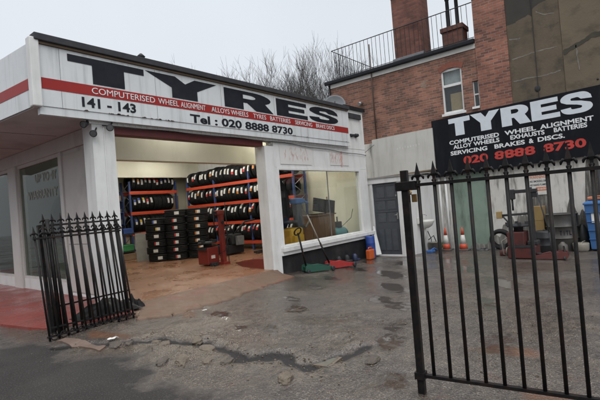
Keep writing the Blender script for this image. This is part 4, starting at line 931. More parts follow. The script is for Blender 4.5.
# three stacks of tyres lying flat
vd = Vector((math.cos(math.radians(180 + 52)), math.sin(math.radians(180 + 52)), 0))
for sname, (cx, cy), cols in (('left-hand', (7.42, 11.62), ['white', 'white', 'red', 'white', 'yellow', 'blue']), ('middle', (7.78, 11.18), ['red'] * 6 + ['white']), ('right-hand', (8.28, 10.80), ['orange'] * 7)):
    for k, c in enumerate(cols):
        jx, jy = R.uniform(-.02, .02), R.uniform(-.02, .02); a_ = math.radians(233 + R.uniform(-9, 9))
        nm = 'bottom' if k == 0 else 'topmost' if k == len(cols) - 1 else ORD[k] + ' up'
        tyre(('stack', c), (cx + jx, cy + jy, .107 + k * .2135), Euler((0, 0, a_)), 'tyre with %s label lying %s in the %s floor stack' % (lab_c(c), 'at the bottom' if k == 0 else 'topmost' if k == len(cols) - 1 else ORD[k] + ' from the floor', sname), 'tyres in the %s floor stack' % sname)

# ------------------------------------------------------------------ workshop equipment
t = thing('tyre_changer', 'red tyre changing machine with a tall post beside the floor stacks', 'machine', (7.0, 8.7, 0))
q = MB(); q.box(6.78, 7.12, 8.52, 8.92, .03, .46, bev=.02); q.box(6.80, 7.10, 8.50, 8.519, .07, .30); obj('cabinet', q, redm, t)
q = MB(); q.box(7.12, 7.23, 8.36, 8.47, .0, 1.36, bev=.008); q.box(7.04, 7.25, 8.35, 8.48, 1.24, 1.36, bev=.015); q.box(7.08, 7.28, 8.3, 8.52, .0, .06); obj('column', q, redm, t)
q = MB(); q.lathe([(.10, .46), (.10, .54), (.24, .55), (.24, .58), (.05, .60)], (6.95, 8.72, 0), n=20)
for a_ in (20, 110, 200, 290): q.box(.14, .26, -.025, .025, .58, .64, M=Matrix.Translation((6.95, 8.72, 0)) @ Matrix.Rotation(math.radians(a_), 4, 'Z'))
q.box(6.74, 6.80, 8.55, 8.9, .40, .46); obj('turntable', q, dark_metal, t)
q = MB(); q.box(6.92, 7.11, 8.39, 8.44, 1.27, 1.33); q.tube([(6.95, 8.41, 1.42), (6.95, 8.41, .85)], .016, 8); q.tube([(7.30, 8.36, .0), (7.30, 8.36, 1.55)], .010, 6); obj('mounting_arm', q, dark_metal, t)
q = MB(); q.box(6.80, 7.0, 8.40, 8.50, .0, .08, bev=.01); q.tube([(6.9, 8.45, .05), (6.82, 8.32, .03)], .015, 6); q.tube([(7.2, 8.36, 1.1), (7.26, 8.28, .7), (7.15, 8.3, .35), (7.1, 8.5, .25)], .009, 6); q.lathe([(.035, -.02), (.05, 0), (.035, .02)], (7.175, 8.35, 1.05), axis='Y', n=12); obj('pedal_and_hose', q, dark_metal, t)
q = MB(); q.box(6.86, 6.98, 8.496, 8.4995, .18, .26); obj('maker_plate', q, lblw, t)

t = thing('wheel_balancer', 'dark wheel balancing machine with grey box before the long rack', 'machine', (8.9, 9.9, 0))
q = MB(); q.box(8.55, 9.25, 9.85, 10.35, .03, .30, bev=.02); q.box(8.75, 9.15, 9.80, 10.2, .30, .62, bev=.03); obj('body', q, dark_metal, t)
q = MB(); q.box(8.86, 9.14, 9.70, 9.79, .28, .55, bev=.01); obj('grey_panel', q, mat('machine_grey', (.20, .205, .21), .45), t)
q = MB(); q.tube([(8.9, 9.9, .62), (8.7, 9.8, .85), (8.35, 9.9, .80)], .025, 8); q.tube([(9.2, 10.2, .6), (9.5, 10.0, .95), (9.75, 9.8, 1.0)], .03, 8); q.lathe([(.04, -.1), (.10, -.09), (.10, -.04), (.03, .2)], (8.6, 9.95, .50), axis='X', n=14); obj('arm', q, dark_metal, t)
t = thing('lift_post', 'blue workshop lift unit with dark feet beside the door pillar', 'machine', (9.7, 9.2, 0))
q = MB(); q.box(9.58, 9.80, 9.05, 9.30, .05, .95, bev=.01); obj('body', q, mat('lift_blue', (.03, .10, .28), .45), t)
q = MB(); q.box(9.3, 9.9, 8.95, 9.02, .0, .05); q.box(9.2, 9.8, 9.32, 9.40, .0, .05); q.box(9.1, 9.6, 9.14, 9.22, .0, .04); obj('foot', q, dark_metal, t)
q = MB(); q.box(9.55, 9.85, 9.02, 9.33, .95, 1.03); q.tube([(9.62, 9.1, 1.03), (9.62, 9.1, 1.25)], .03, 8); q.box(9.50, 9.60, 8.98, 9.08, 1.03, 1.18); obj('tool_tray', q, dark_metal, t)
# board and clutter at the left end
t = thing('leaning_panel', 'pale grey board leaning by the foot of the left-hand tyre stack', 'board', (7.25, 12.4, 0))
q = MB(); q.hexa([(7.08, 12.30, .0), (7.42, 12.10, .0), (7.43, 12.13, .0), (7.09, 12.33, .0)], [(7.14, 12.42, .86), (7.46, 12.22, .86), (7.47, 12.25, .86), (7.15, 12.45, .86)]); obj('sheet', q, greyboard, t)
wb = thing('work_bench', 'cluttered dark bench at the left end of the back-wall rack', 'bench', (7.1, 13.4, 0))
q = MB(); q.box(6.75, 7.75, 13.1, 13.75, .80, .85); q.box(6.75, 7.75, 13.1, 13.75, .25, .29); obj('top', q, dark_metal, wb)
for x, y in ((6.78, 13.13), (7.72, 13.13), (6.78, 13.72), (7.72, 13.72)): q = MB(); q.box(x - .02, x + .02, y - .02, y + .02, 0, .8); obj('leg', q, dark_metal, wb)
for nm, lb, ct, m, b in (('storage_box', 'green plastic box on the floor under the bench', 'box', greenbox, (7.0, 7.5, 13.15, 13.5, .29, .50)), ('storage_box', 'red plastic box on the lower shelf of the bench', 'box', mat('red_plastic', (.4, .03, .03), .5), (6.78, 6.98, 13.15, 13.5, .29, .62)),
                         ('carton', 'brown carton standing on the cluttered bench', 'carton', clutter, (6.85, 7.15, 13.2, 13.6, .85, 1.12)), ('storage_box', 'blue parts box on the cluttered bench beside a carton', 'box', mat('blue_box', (.03, .08, .3), .5), (7.2, 7.5, 13.2, 13.5, .85, 1.02)),
                         ('carton', 'low brown carton on the floor below the bench', 'carton', clutter, (6.95, 7.6, 13.12, 13.6, 0, .22))):
    q = MB(); q.box(*b, bev=.015); q.box(b[0] - .01, b[1] + .01, b[2] - .01, b[3] + .01, b[5] - .05, b[5] - .02); tag(obj(nm, q, m), lb, ct)
ws = thing('wall_shelf', 'blue wall shelf of small parts left of the back-wall rack', 'shelf', (7.4, 14.4, 1.0))
q = MB()
for z in (1.15, 1.55, 1.95): q.box(7.05, 7.85, 14.3, 14.6, z, z + .03)
q.box(7.02, 7.05, 14.3, 14.6, 1.1, 2.3); q.box(7.85, 7.88, 14.3, 14.6, 1.1, 2.3); obj('frame', q, rackb, ws)
for z in (1.18, 1.58, 1.98):
    for k in range(7):
        h_ = R.uniform(.08, .22); q = MB(); q.box(7.08 + k * .11, 7.16 + k * .11, 14.32, 14.5, z, z + h_, bev=.008); q.box(7.085 + k * .11, 7.155 + k * .11, 14.316, 14.319, z + h_ * .3, z + h_ * .7)
        tag(obj('parts_box', q, R.choice([clutter, greyboard, bluem, lblw, greyp])), 'small parts box, %s from the left on the %s shelf left of the rack' % (ORD[k], {1.18: 'low', 1.58: 'middle', 1.98: 'top'}[z]), 'box', 'small boxes on the wall shelf')
# things seen through the front window
t = thing('tyre_changer', 'yellow based tyre changer with a dark hood behind the shop window', 'machine', (8.1, 7.0, 0))
q = MB(); q.box(7.92, 8.40, 6.75, 7.25, .02, .78, bev=.06); q.box(7.95, 8.3, 6.68, 6.749, .2, .6); obj('base', q, yellowm, t)
hd = MB(); pts = arc(7.75, 1.35, .48, .70, -60, 90, 14); hd.prism([(7.45, 2.03), (7.45, .95)] + [(x, z) for x, z in pts], (0, 7.0, 0), X_, Z_, (0, .22, 0)); obj('hood', hd, rubber, t)
q = MB(); q.box(8.30, 8.50, 6.82, 7.0, .62, 1.36, bev=.03); q.tube([(8.4, 6.9, .9), (8.55, 6.8, .75), (8.75, 6.8, .95)], .025, 8); obj('column', q, greyd, t)
q = MB(); q.box(8.24, 8.56, 6.80, 7.02, 1.36, 1.50, bev=.03); q.tube([(8.5, 6.85, 1.45), (8.72, 6.82, 1.36)], .03, 8); obj('control_head', q, mat('machine_blue', (.04, .14, .36), .45), t)
q = MB(); q.lathe([(.10, .88), (.24, .9), (.24, .95), (.06, .97)], (8.08, 6.98, 0), n=18); obj('turntable', q, dark_metal, t)
t = thing('cabinet', 'brown wooden cabinet standing inside the shop window', 'cabinet', (9.35, 7.1, 0))
q = MB(); q.box(8.86, 9.92, 6.85, 7.25, .02, 1.0, bev=.006); obj('carcass', q, wood, t)
q = MB(); q.box(8.82, 9.96, 6.81, 7.29, 1.0, 1.035, bev=.006); obj('top', q, wood, t)
q = MB(); q.box(8.90, 9.38, 6.835, 6.848, .08, .95); q.box(9.40, 9.88, 6.835, 6.848, .08, .95); obj('door', q, wood, t)
t = thing('computer', 'black computer screen and keyboard on the brown cabinet', 'computer', (9.45, 7.0, 1.035))
Ms = Matrix.Translation((9.55, 7.05, 1.06)) @ Matrix.Rotation(math.radians(12), 4, 'Y') @ Matrix.Rotation(math.radians(-18), 4, 'Z')
q = MB(); q.box(-.26, .22, -.02, .02, .03, .40, M=Ms, bev=.008); obj('screen', q, black_p, t)
q = MB(); q.box(.10, .36, -.16, -.12, .02, .38, M=Ms, bev=.008); obj('screen', q, black_p, t)
q = MB(); q.box(8.95, 9.40, 6.86, 7.04, 1.036, 1.065, bev=.006); q.box(9.42, 9.7, 6.95, 7.15, 1.036, 1.06); obj('keyboard', q, black_p, t)
t = thing('air_compressor', 'teal air compressor tank standing inside the shop window corner', 'compressor', (10.1, 6.95, 0))
q = MB(); q.lathe([(.02, -.32), (.12, -.29), (.165, -.2), (.165, .2), (.12, .29), (.02, .32)], (10.18, 6.92, .45), axis='X', n=18); obj('tank', q, tealm, t)
q = MB(); q.box(10.05, 10.25, 6.84, 7.0, .60, .78, bev=.02); q.tube([(10.1, 6.9, .78), (10.1, 6.9, .92)], .02, 8); q.tube([(10.3, 6.92, .6), (10.6, 6.75, .85), (10.65, 6.7, 1.1)], .008, 5); obj('pump', q, dark_metal, t)
for x in (9.95, 10.4): q = MB(); q.box(x - .03, x + .03, 6.82, 7.02, .0, .31); obj('foot', q, dark_metal, t)
q = MB(); q.tube([(9.97, 7.1, .9), (9.97, 7.1, 1.5)], .018, 6); q.box(9.93, 10.01, 7.07, 7.13, 0, .9); q.box(9.9, 10.04, 7.04, 7.16, 0, .03); tag(obj('door_prop', q, wood), 'brown timber upright standing right of the cabinet', 'post')
# display tyre in the side window
protos_t = make_tyre(.52, .26, None, lblw); protos_t.location = (3.85, 9.05, 1.42); protos_t.rotation_euler = Euler((0, math.radians(90), math.radians(8)))
tag(protos_t, 'big dark tyre on show behind the lettered side window', 'tyre')
q = MB(); q.box(3.6, 4.1, 8.5, 9.6, .25, .90); q.box(3.62, 4.08, 8.55, 9.55, .0, .25); tag(obj('display_plinth', q, back_p), 'dark plinth under the big tyre in the side window', 'plinth')

# ------------------------------------------------------------------ along the shop front
def trolley_jack(label, loc, yaw, m, hl, pale, loop):
    t = thing('trolley_jack', label, 'trolley jack', loc, 'trolley jacks at the shop front')
    T = Matrix.Translation(Vector(loc)) @ Matrix.Rotation(yaw, 4, 'Z')
    q = MB()
    for s_ in (-1, 1): q.prism([(-.30, .03), (.30, .03), (.36, .07), (.34, .10), (.05, .13), (-.22, .19), (-.32, .17), (-.34, .07)], T @ Vector((0, s_ * .13 - .012, 0)), T.to_3x3() @ X_, Z_, T.to_3x3() @ Vector((0, .024, 0)))
    q.box(-.30, -.10, -.118, .118, .05, .13, M=T); obj('frame', q, m, t)
    q = MB(); q.prism([(-.15, .10), (.20, .07), (.24, .11), (.02, .17), (-.16, .16)], T @ Vector((0, -.06, 0)), T.to_3x3() @ X_, Z_, T.to_3x3() @ Vector((0, .12, 0))); obj('lift_arm', q, m, t)
    q = MB(); q.lathe([(.03, .10), (.05, .12), (.055, .145), (.04, .145)], T @ Vector((.22, 0, 0)), n=12); obj('saddle', q, dark_metal, t)
    for x, r_ in ((.30, .055), (-.27, .045)):
        for s_ in (-1, 1): q = MB(); q.lathe([(r_ * .6, -.018), (r_, -.014), (r_, .014), (r_ * .6, .018)], T @ Vector((x, s_ * .165, r_)), axis='Y', n=14, M=None); obj('wheel', q, dark_metal, t)
    base = T @ Vector((-.27, 0, .14)); tip = base + hl
    q = MB(); mid = base + hl * (.42 if pale else .9); q.tube([base, mid], .022, 8); h_ = obj('handle', q, iron, t)
    if pale: q = MB(); q.tube([mid, tip], .016, 8); obj('grip', q, tubm, h_)
    if loop:
        q = MB(); c = tip; q.tube([c + X_ * .11 * math.cos(a_ * PI / 8) + (hl.normalized() * .5 + Z_ * .3) * .10 * math.sin(a_ * PI / 8) + Y_ * -.05 * math.sin(a_ * PI / 8) for a_ in range(17)], .016, 8); q.tube([mid, tip - Z_ * .03], .02, 8); obj('loop_grip', q, iron, h_)
    return t
gy = lambda x, y: gz(x, y)
trolley_jack('green trolley jack with a black loop handle below the shop window', (7.62, 5.82, gy(7.62, 5.82) + .0), math.radians(-32), greenm, Vector((-.05, .12, .78)), False, True)
trolley_jack('red trolley jack with a long pale handle leaning on the window sill', (8.35, 5.72, gy(8.35, 5.72)), math.radians(-30), mat('red_jack_paint', (.36, .025, .022), .4, (.26, .02, .02), 8, .8), Vector((-.30, .30, 1.15)), True, False)
# drums and jerrycan in the corner
def drum(label, x, y, r_, h, m, group=None, cap=dark_metal):
    t = thing('drum', label, 'drum', (x, y, slope(x)), group); z = slope(x)
    q = MB(); q.lathe([(r_ * .9, z), (r_, z + .03), (r_, z + h * .33), (r_ * 1.03, z + h * .35), (r_, z + h * .37), (r_, z + h * .66), (r_ * 1.03, z + h * .68), (r_, z + h * .7), (r_, z + h * .94), (r_ * .93, z + h), (r_ * .85, z + h - .01)], (x, y, 0), n=24); obj('body', q, m, t)
    q = MB(); q.lathe([(.03, z + h - .012), (.03, z + h + .02), (.02, z + h + .022)], (x + r_ * .5, y, 0), n=10); obj('cap', q, cap, t)
drum('blue plastic drum standing in front beside the grey door', 10.72, 6.30, .145, .44, bluem, 'blue drums beside the grey door'); drum('blue plastic drum half hidden behind the front one by the window', 10.52, 6.52 - .33 + .02, .12, .40, bluem, 'blue drums beside the grey door') if False else drum('blue plastic drum standing behind its twin against the black wall', 10.62, 6.11 + .02, .12, .40, bluem, 'blue drums beside the grey door') if False else None
drum('taller blue plastic drum standing against the black wall base', 10.42, 6.08, .125, .62, bluem, 'blue drums beside the grey door')
t = thing('jerrycan', 'orange plastic jerrycan on the ground before the blue drums', 'jerrycan', (10.15, 5.95, slope(10.15)))
z = slope(10.15); q = MB(); q.box(10.02, 10.28, 5.88, 6.02, z + .002, z + .27, bev=.03); obj('body', q, orangem, t)
q = MB(); q.tube([(10.06, 5.95, z + .26), (10.08, 5.95, z + .32), (10.20, 5.95, z + .32), (10.22, 5.95, z + .26)], .016, 8); obj('handle', q, orangem, t)
q = MB(); q.lathe([(.025, z + .26), (.025, z + .31), (.018, z + .31)], (10.25, 5.95, 0), n=10); obj('cap', q, dark_metal, t)
q = MB(); q.hexa([(10.78, 6.12, -.25), (10.95, 6.05, -.25), (10.96, 6.08, -.25), (10.79, 6.15, -.25)], [(10.93, 6.24, .55), (10.97, 6.22, .55), (10.98, 6.24, .55), (10.94, 6.26, .55)]); tag(obj('white_sheet', q, white), 'white offcut board leaning behind the drums by the grey door frame', 'board')
for i, (x, y, lb) in enumerate([(8.95, 6.16, 'dark oily car part lying by the black wall below the window'), (9.35, 6.18, 'dark bottle shaped part lying against the black wall base'), (9.7, 6.16, 'dark blue can standing by the black wall base')]):
    q = MB(); z = slope(x); q.lathe([(.05, z), (.065, z + .02), (.065, z + .15), (.04, z + .19), (.02, z + .20)], (x, y, 0), n=12); q.box(x + .06, x + .2, y - .05, y + .05, z, z + .05, bev=.01); tag(obj('oil_can' if i else 'car_part', q, [dark_metal, dark_metal, mat('can_blue', (.03, .04, .09), .5)][i]), lb, 'can' if i else 'car part')

# ------------------------------------------------------------------ along the back wall of the yard
def cone(label, x, y):
    t = thing('traffic_cone', label, 'cone', (x, y, slope(x)), 'traffic cones by the green panel'); z = slope(x)
    q = MB(); q.box(x - .17, x + .17, y - .17, y + .17, z + .003, z + .045, bev=.01); obj('foot', q, mat('cone_base', (.10, .10, .10), .6), t)
    r_ = lambda h: .125 - .105 * h / .66
    for nm, a, b, m in (('lower_band', .04, .20, coneo), ('white_sleeve', .20, .46, conew), ('tip', .46, .69, coneo)):
        q = MB(); q.lathe([(r_(a), z + a), (r_(b), z + b)], (x, y, 0), n=18); obj(nm, q, m, t)
cone('left traffic cone, its white sleeve scuffed, beside the white pipes', 12.95, 4.93); cone('right traffic cone standing before the pale green panel', 12.95, 4.42)
t = thing('bucket', 'white plastic bucket with weeds standing beside the left cone', 'bucket', (12.5, 4.98 + .12, slope(12.5))); z = slope(12.5)
q = MB(); q.lathe([(.11, z), (.14, z + .27), (.15, z + .27), (.15, z + .29), (.13, z + .29)], (12.5, 5.14, 0), n=18); obj('body', q, tubm, t)
q = MB()
for k in range(16):
    a_ = R.uniform(0, 6.28); h_ = R.uniform(.1, .35); c = Vector((12.62, 5.0, z)); d = Vector((math.cos(a_) * .14, math.sin(a_) * .14, h_)); s_ = Vector((-d.y, d.x, 0)).normalized() * .018
    v = [q.bm.verts.new(c + p) for p in (d * .2 - s_ * .4, d * .7 - s_, d * 1.0, d * .7 + s_)]; q.bm.faces.new(v)
tag(obj('weed', q, plantm), 'small green weed growing beside the bucket', 'plant')
q = MB(); z = slope(12.2); q.box(12.05, 12.30, 5.02, 5.2, z + .002, z + .08, bev=.02); q.tube([(12.1, 5.1, z + .07), (12.3, 5.05, z + .12), (12.4, 5.0, z + .05)], .02, 6); tag(obj('blue_rag', q, mat('blue_cloth', (.04, .13, .36), .8)), 'blue rag lying on the ground below the basin', 'rag')
q = MB(); q.tube([(12.3, 5.2, .0), (12.5, 5.12, .1), (12.65, 5.08, -.2), (12.9, 5.2, -.40)], .014, 6); q.tube([(12.4, 5.25, .25), (12.5, 5.2, .0), (12.7, 5.3, -.38)], .012, 6); tag(obj('hose', q, dark_metal), 'dark hose trailing from the basin down to the bucket', 'hose')
q = MB()
for k in range(14):
    x, y = 13.1 + R.uniform(-.2, .2), 3.95 + R.uniform(-.45, .45); w = R.uniform(.03, .09); z = slope(x); q.box(x - w, x + w, y - w * .7, y + w * .7, z, z + R.uniform(.02, .07), M=None, bev=.005)
tag(obj('rubbish_heap', q, mat('dirty_rubbish', (.16, .16, .17), .7, (.04, .04, .045), 14, .8)), 'low heap of dirty rubbish at the foot of the green panel', 'rubbish')
redo = mat('old_red_machine_paint', (.095, .018, .015), .6, (.06, .014, .012), 6, .8, dirt=(.022, .018, .016), dirt_amt=.85, dscale=5)
# tyre changing machine outdoors
mz = slope(10.9)
t = thing('tyre_changer', 'old red tyre changer with black post and arms outside behind the gate', 'machine', (10.9, 2.4, mz))
q = MB(); q.box(10.7, 11.25, 2.08, 2.66, mz + .02, mz + .30, bev=.02); q.box(10.75, 11.25, 2.30, 2.66, mz + .30, mz + .62, bev=.02); obj('cabinet', q, redo, t)
q = MB(); q.box(10.69, 10.698, 2.12, 2.62, mz + .27, mz + .33); q.box(10.9, 11.2, 2.06, 2.28, mz + .302, mz + .40, bev=.02); obj('shelf_edge', q, dark_metal, t)
q = MB(); q.box(11.05, 11.17, 2.13, 2.25, mz + .3, mz + 1.62, bev=.01); obj('column', q, dark_metal, t)
q = MB(); q.box(11.04, 11.18, 2.02, 2.60, mz + 1.50, mz + 1.58, bev=.01); q.box(11.02, 11.2, 2.50, 2.63, mz + 1.36, mz + 1.60, bev=.02); q.tube([(11.11, 2.56, mz + 1.4), (11.11, 2.56, mz + 1.1)], .022, 8); q.box(11.06, 11.16, 2.02, 2.12, mz + 1.38, mz + 1.5); obj('top_arm', q, dark_metal, t)
q = MB(); q.lathe([(.10, mz + .62), (.10, mz + .72), (.24, mz + .73), (.25, mz + .77), (.06, mz + .80)], (10.98, 2.45, 0), n=20)
for a_ in (0, 90, 180, 270): q.box(.14, .27, -.03, .03, .76, .84, M=Matrix.Translation((10.98, 2.45, mz)) @ Matrix.Rotation(math.radians(a_ + 20), 4, 'Z'))
obj('turntable', q, dark_metal, t)
q = MB(); q.tube([(11.08, 2.2, mz + 1.02), (11.0, 2.8, mz + 1.0)], .028, 8); q.tube([(11.0, 2.78, mz + .99), (10.95, 2.62, mz + .8)], .02, 6); obj('bead_arm', q, dark_metal, t)
q = MB(); q.box(10.93, 11.03, 2.78, 2.90, mz + .93, mz + 1.10, bev=.01); obj('gauge_box', q, mat('ochre_box', (.32, .22, .09), .6, dirt=(.03, .03, .03), dirt_amt=.6), t)
q = MB(); q.tube([(10.98, 2.66, mz + .5), (10.9, 2.82, mz + .4), (10.85, 2.78, mz + .1), (10.9, 2.70, mz + .05)], .014, 6); q.lathe([(.04, -.02), (.10, -.015), (.10, .015), (.04, .02)], (11.2, 2.78, mz + .12), axis='Y', n=14); obj('hose', q, tubm, t)
q = MB(); q.tube([(10.95, 2.0, mz + 1.5), (10.75, 1.78, mz + .55)], .016, 6); q.tube([(10.75, 1.78, mz + .6), (10.72, 1.76, mz + .05)], .02, 6); tag(obj('tyre_lever', q, dark_metal), 'long black bar leaning from the red machine towards the jack', 'bar')
trolley = trolley_jack('faded red trolley jack lying low in front of the black drum', (10.75, 1.80, slope(10.75)), math.radians(95), mat('faded_red_jack', (.13, .038, .034), .5, (.085, .026, .024), 6, .8), Vector((.25, .05, .12)), False, False)
trolley['group'] = 'trolley jacks in the yard'
drum('black lidded drum between the red machine and the large steel drum', 12.3, 2.17, .19, .56, mat('black_plastic', (.018, .019, .022), .45), None)
t = thing('steel_drum', 'large tar stained steel drum with stencilled letters against the wall', 'drum', (13.1, 1.9, slope(13.1))); z = slope(13.1); r_ = .36
q = MB(); q.lathe([(r_ * .98, z), (r_, z + .01), (r_, z + .32), (r_ + .015, z + .335), (r_, z + .35), (r_, z + .62), (r_ + .015, z + .635), (r_, z + .65), (r_, z + .93), (r_ + .012, z + .95), (r_ - .01, z + .96), (r_ - .02, z + .93)], (13.1, 1.87, 0), n=32); obj('body', q, barrelm, t)
q = MB()
for zz in (.335, .635, .95): q.lathe([(r_ + .012, z + zz - .012), (r_ + .019, z + zz), (r_ + .012, z + zz + .012), (r_ + .006, z + zz)], (13.1, 1.87, 0), n=32, closed=True)
obj('rolling_hoop', q, mat('worn_hoop', (.075, .072, .066), .55), t)
for k, ch in enumerate('TITLAN'):
    a_ = math.radians(210) + (k - 2.5) * .20; nrm = Vector((math.cos(a_), math.sin(a_), 0)); tg = Vector((-nrm.y, nrm.x, 0))
    text(ch, Vector((13.1, 1.87, z + .42)) + nrm * (r_ + .002) - tg * (.006 if ch == 'I' else .026), tg, Z_, nrm, .014 if ch == 'I' else .052, .12, letter_b, t, bold=.04, depth=.003)
q = MB(); q.box(13.05, 13.35, 2.27, 2.62, slope(13.2), .78, bev=.01); q.box(13.045, 13.049, 2.29, 2.60, .4, .44); tag(obj('carton', q, mat('ochre_carton', (.27, .18, .07), .8, (.2, .13, .05), 5, .8)), 'ochre box standing against the wall behind the black drum', 'carton')
q = MB(); z = slope(13.1); q.lathe([(.13, z + .002), (.16, z + .1), (.15, z + .4), (.10, z + .55), (.06, z + .62), (.03, z + .66)], (13.2, 1.38 + .06, 0), n=16); tag(obj('gas_bottle', q, mat('dark_bottle', (.015, .018, .017), .5)), 'dark gas bottle between the steel drum and the blue bin', 'gas bottle')
q = MB(); z = slope(12.9); q.lathe([(.14, z + .002), (.17, z + .05), (.18, z + .20), (.17, z + .22), (.14, z + .20)], (12.75, 1.45, 0), n=18); q.tube([(12.60, 1.45, z + .2), (12.66, 1.4, z + .26), (12.75, 1.36, z + .27)], .008, 5); tag(obj('tub', q, tubm), 'dirty white tub on the ground left of the blue bin', 'tub')
q = MB(); z = slope(13.1); q.box(12.85, 13.2, 2.80, 3.12, z + .002, z + .30, bev=.015); q.box(12.83, 13.22, 2.78, 3.14, z + .26, z + .29, bev=.005); tag(obj('crate', q, greyd), 'dark grey crate on the ground against the stained wall left of the red machine', 'crate')
o_ = dup(protos[('bare', 'white')] if ('bare', 'white') in protos else next(v for k, v in protos.items() if k[0] == 'bare'), (13.15, 3.42, slope(13.1) + .30), Euler((0, math.radians(78), math.radians(4))), 'worn bare tyre leaning on the yard wall beside the pale green panel', 'spare tyre in the yard')
for i, (x, y, h, r_, m_, lb) in enumerate([(12.6, 3.25, .24, .07, dark_metal, 'black oil bottle on the ground before the leaning yard tyre'), (11.9, 1.72, .30, .10, mat('oily_can', (.09, .08, .07), .5), 'oily grey can standing behind the faded red jack'), (11.5, 2.95, .16, .09, redo, 'dull red can on the ground left of the outdoor machine')]):
    z = slope(x); q = MB(); q.lathe([(r_ * .95, z + .002), (r_, z + .01), (r_, z + h * .75), (r_ * .5, z + h * .9), (r_ * .35, z + h)], (x, y, 0), n=16); tag(obj('oil_can', q, m_), lb, 'can')
# wheelie bin
wbx, wby = 13.0, 1.02; z = slope(13.0)
t = thing('wheelie_bin', 'large blue wheelie bin standing against the stained wall', 'bin', (wbx, wby, z))
q = MB(); q.hexa([(wbx - .20, wby - .22, z + .06), (wbx + .24, wby - .22, z + .06), (wbx + .24, wby + .22, z + .06), (wbx - .20, wby + .22, z + .06)], [(wbx - .32, wby - .29, z + 1.16), (wbx + .32, wby - .29, z + 1.16), (wbx + .32, wby + .29, z + 1.16), (wbx - .32, wby + .29, z + 1.16)])
for k in range(4): zz = .3 + k * .22; e_ = .12 * zz; q.box(wbx - .215 - e_, wbx - .205 - e_ + .02, wby - .235 - .04 * zz, wby + .235 + .04 * zz, z + zz, z + zz + .018)
obj('body', q, binblue, t)
q = MB(); q.box(wbx - .35, wbx + .34, wby - .315, wby + .315, z + 1.16, z + 1.21, bev=.015); q.hexa([(wbx - .34, wby - .30, z + 1.21), (wbx + .33, wby - .30, z + 1.21), (wbx + .33, wby + .30, z + 1.21), (wbx - .34, wby + .30, z + 1.21)], [(wbx - .2, wby - .2, z + 1.27), (wbx + .28, wby - .2, z + 1.27), (wbx + .28, wby + .2, z + 1.27), (wbx - .2, wby + .2, z + 1.27)]); obj('lid', q, binblue, t)
for s_ in (-.24, .24): q = MB(); q.lathe([(.06, -.03), (.10, -.025), (.10, .025), (.06, .03)], (wbx + .22, wby + s_, z + .10), axis='Y', n=16); obj('wheel', q, rubber, t)
q = MB(); q.box(wbx - .30, wbx - .285, wby + .0, wby + .16, z + .72, z + .95); obj('label_plate', q, lblw, t)
q = MB(); q.box(wbx - .25, wbx + .2, wby - .3, wby + .22, z + 1.273, z + 1.35, bev=.02); q.box(wbx - .26, wbx - .1, wby - .2, wby + .1, z + 1.35, z + 1.37, bev=.008); tag(obj('orange_tray', q, mat('pale_orange', (.50, .19, .10), .6)), 'pale orange tray lying on top of the blue wheelie bin', 'tray')

# ------------------------------------------------------------------ small things on the ground
def lump(name, label, x, y, rx, ry, h, seed, m, cat, rot=0):
    b = bmesh.new(); bmesh.ops.create_icosphere(b, subdivisions=4, radius=1)
    for v in b.verts:
        p = v.co.copy(); k = 1 + .22 * noise.fractal(p * 1.4 + Vector((seed, 0, 0)), 1, 2, 4)
        X, Y = p.x * rx * k, p.y * ry * k; zz = p.z * h * k
        zz = max(-h * .4, min(zz, h * (.62 + .25 * noise.noise(p * 3 + Vector((seed, 1, 1))))))
        v.co = Vector((x + X * math.cos(rot) - Y * math.sin(rot), y + X * math.sin(rot) + Y * math.cos(rot), gz(x, y) + zz))
    q = MB(); q.bm.free(); q.bm = b
    return tag(obj(name, q, m), label, cat, 'broken pieces of asphalt on the ground')
stone_m = mat('pale_broken_asphalt', (.15, .118, .085), .7, (.085, .068, .052), 14, .9, .8, 70); stone_d = mat('dark_broken_asphalt', (.055, .045, .038), .6, (.09, .07, .055), 18, .9, .8, 80)
for a in ((2.24, 4.42, .13, .07, .045, 1.0, stone_d, 'dark broken asphalt lump nearest the leaning gate leaves', 1.2), (2.54, 4.15, .06, .05, .03, 2.0, stone_m, 'small pale asphalt lump between the scrap paper and the larger pieces', .3),
          (2.70, 3.67, .11, .055, .04, 3.0, stone_m, 'pale flat asphalt piece on the far side of the broken edge', .9), (2.29, 3.36, .13, .06, .05, 4.0, stone_m, 'largest pale asphalt slab tipped up on the broken edge', .9),
          (2.20, 3.52, .10, .05, .03, 4.7, stone_d, 'dark asphalt piece lying beside the largest tipped slab', .7), (2.42, 2.24, .085, .06, .05, 5.0, stone_m, 'pale rounded asphalt lump nearest the camera in mid foreground', .6), (2.30, 4.28, .05, .04, .045, 6.0, stone_d, 'small black asphalt lump beside the threshold strip', .2),
          (2.62, 3.42, .12, .07, .03, 7.3, stone_m, 'pale flat asphalt slab lying in the middle of the broken edge', 1.3), (2.50, 3.95, .09, .05, .028, 8.1, stone_m, 'pale flat asphalt slab between the small lump and the far piece', .6), (2.47, 2.95, .08, .05, .028, 9.4, stone_d, 'dark flat asphalt slab left of the inspection cover', .2),
          (2.38, 3.12, .06, .045, .03, 10.2, stone_m, 'small pale asphalt chunk in front of the dark flat slab', .9), (3.05, 1.85, .10, .05, .025, 11.9, stone_d, 'dark flat asphalt slab on the near side right of the inspection cover', .1)):
    lump('asphalt_lump', a[7], a[0], a[1], a[2], a[3], a[4], a[5], a[6], 'rubble', a[8])
for i in range(90):
    pass
q = MB()
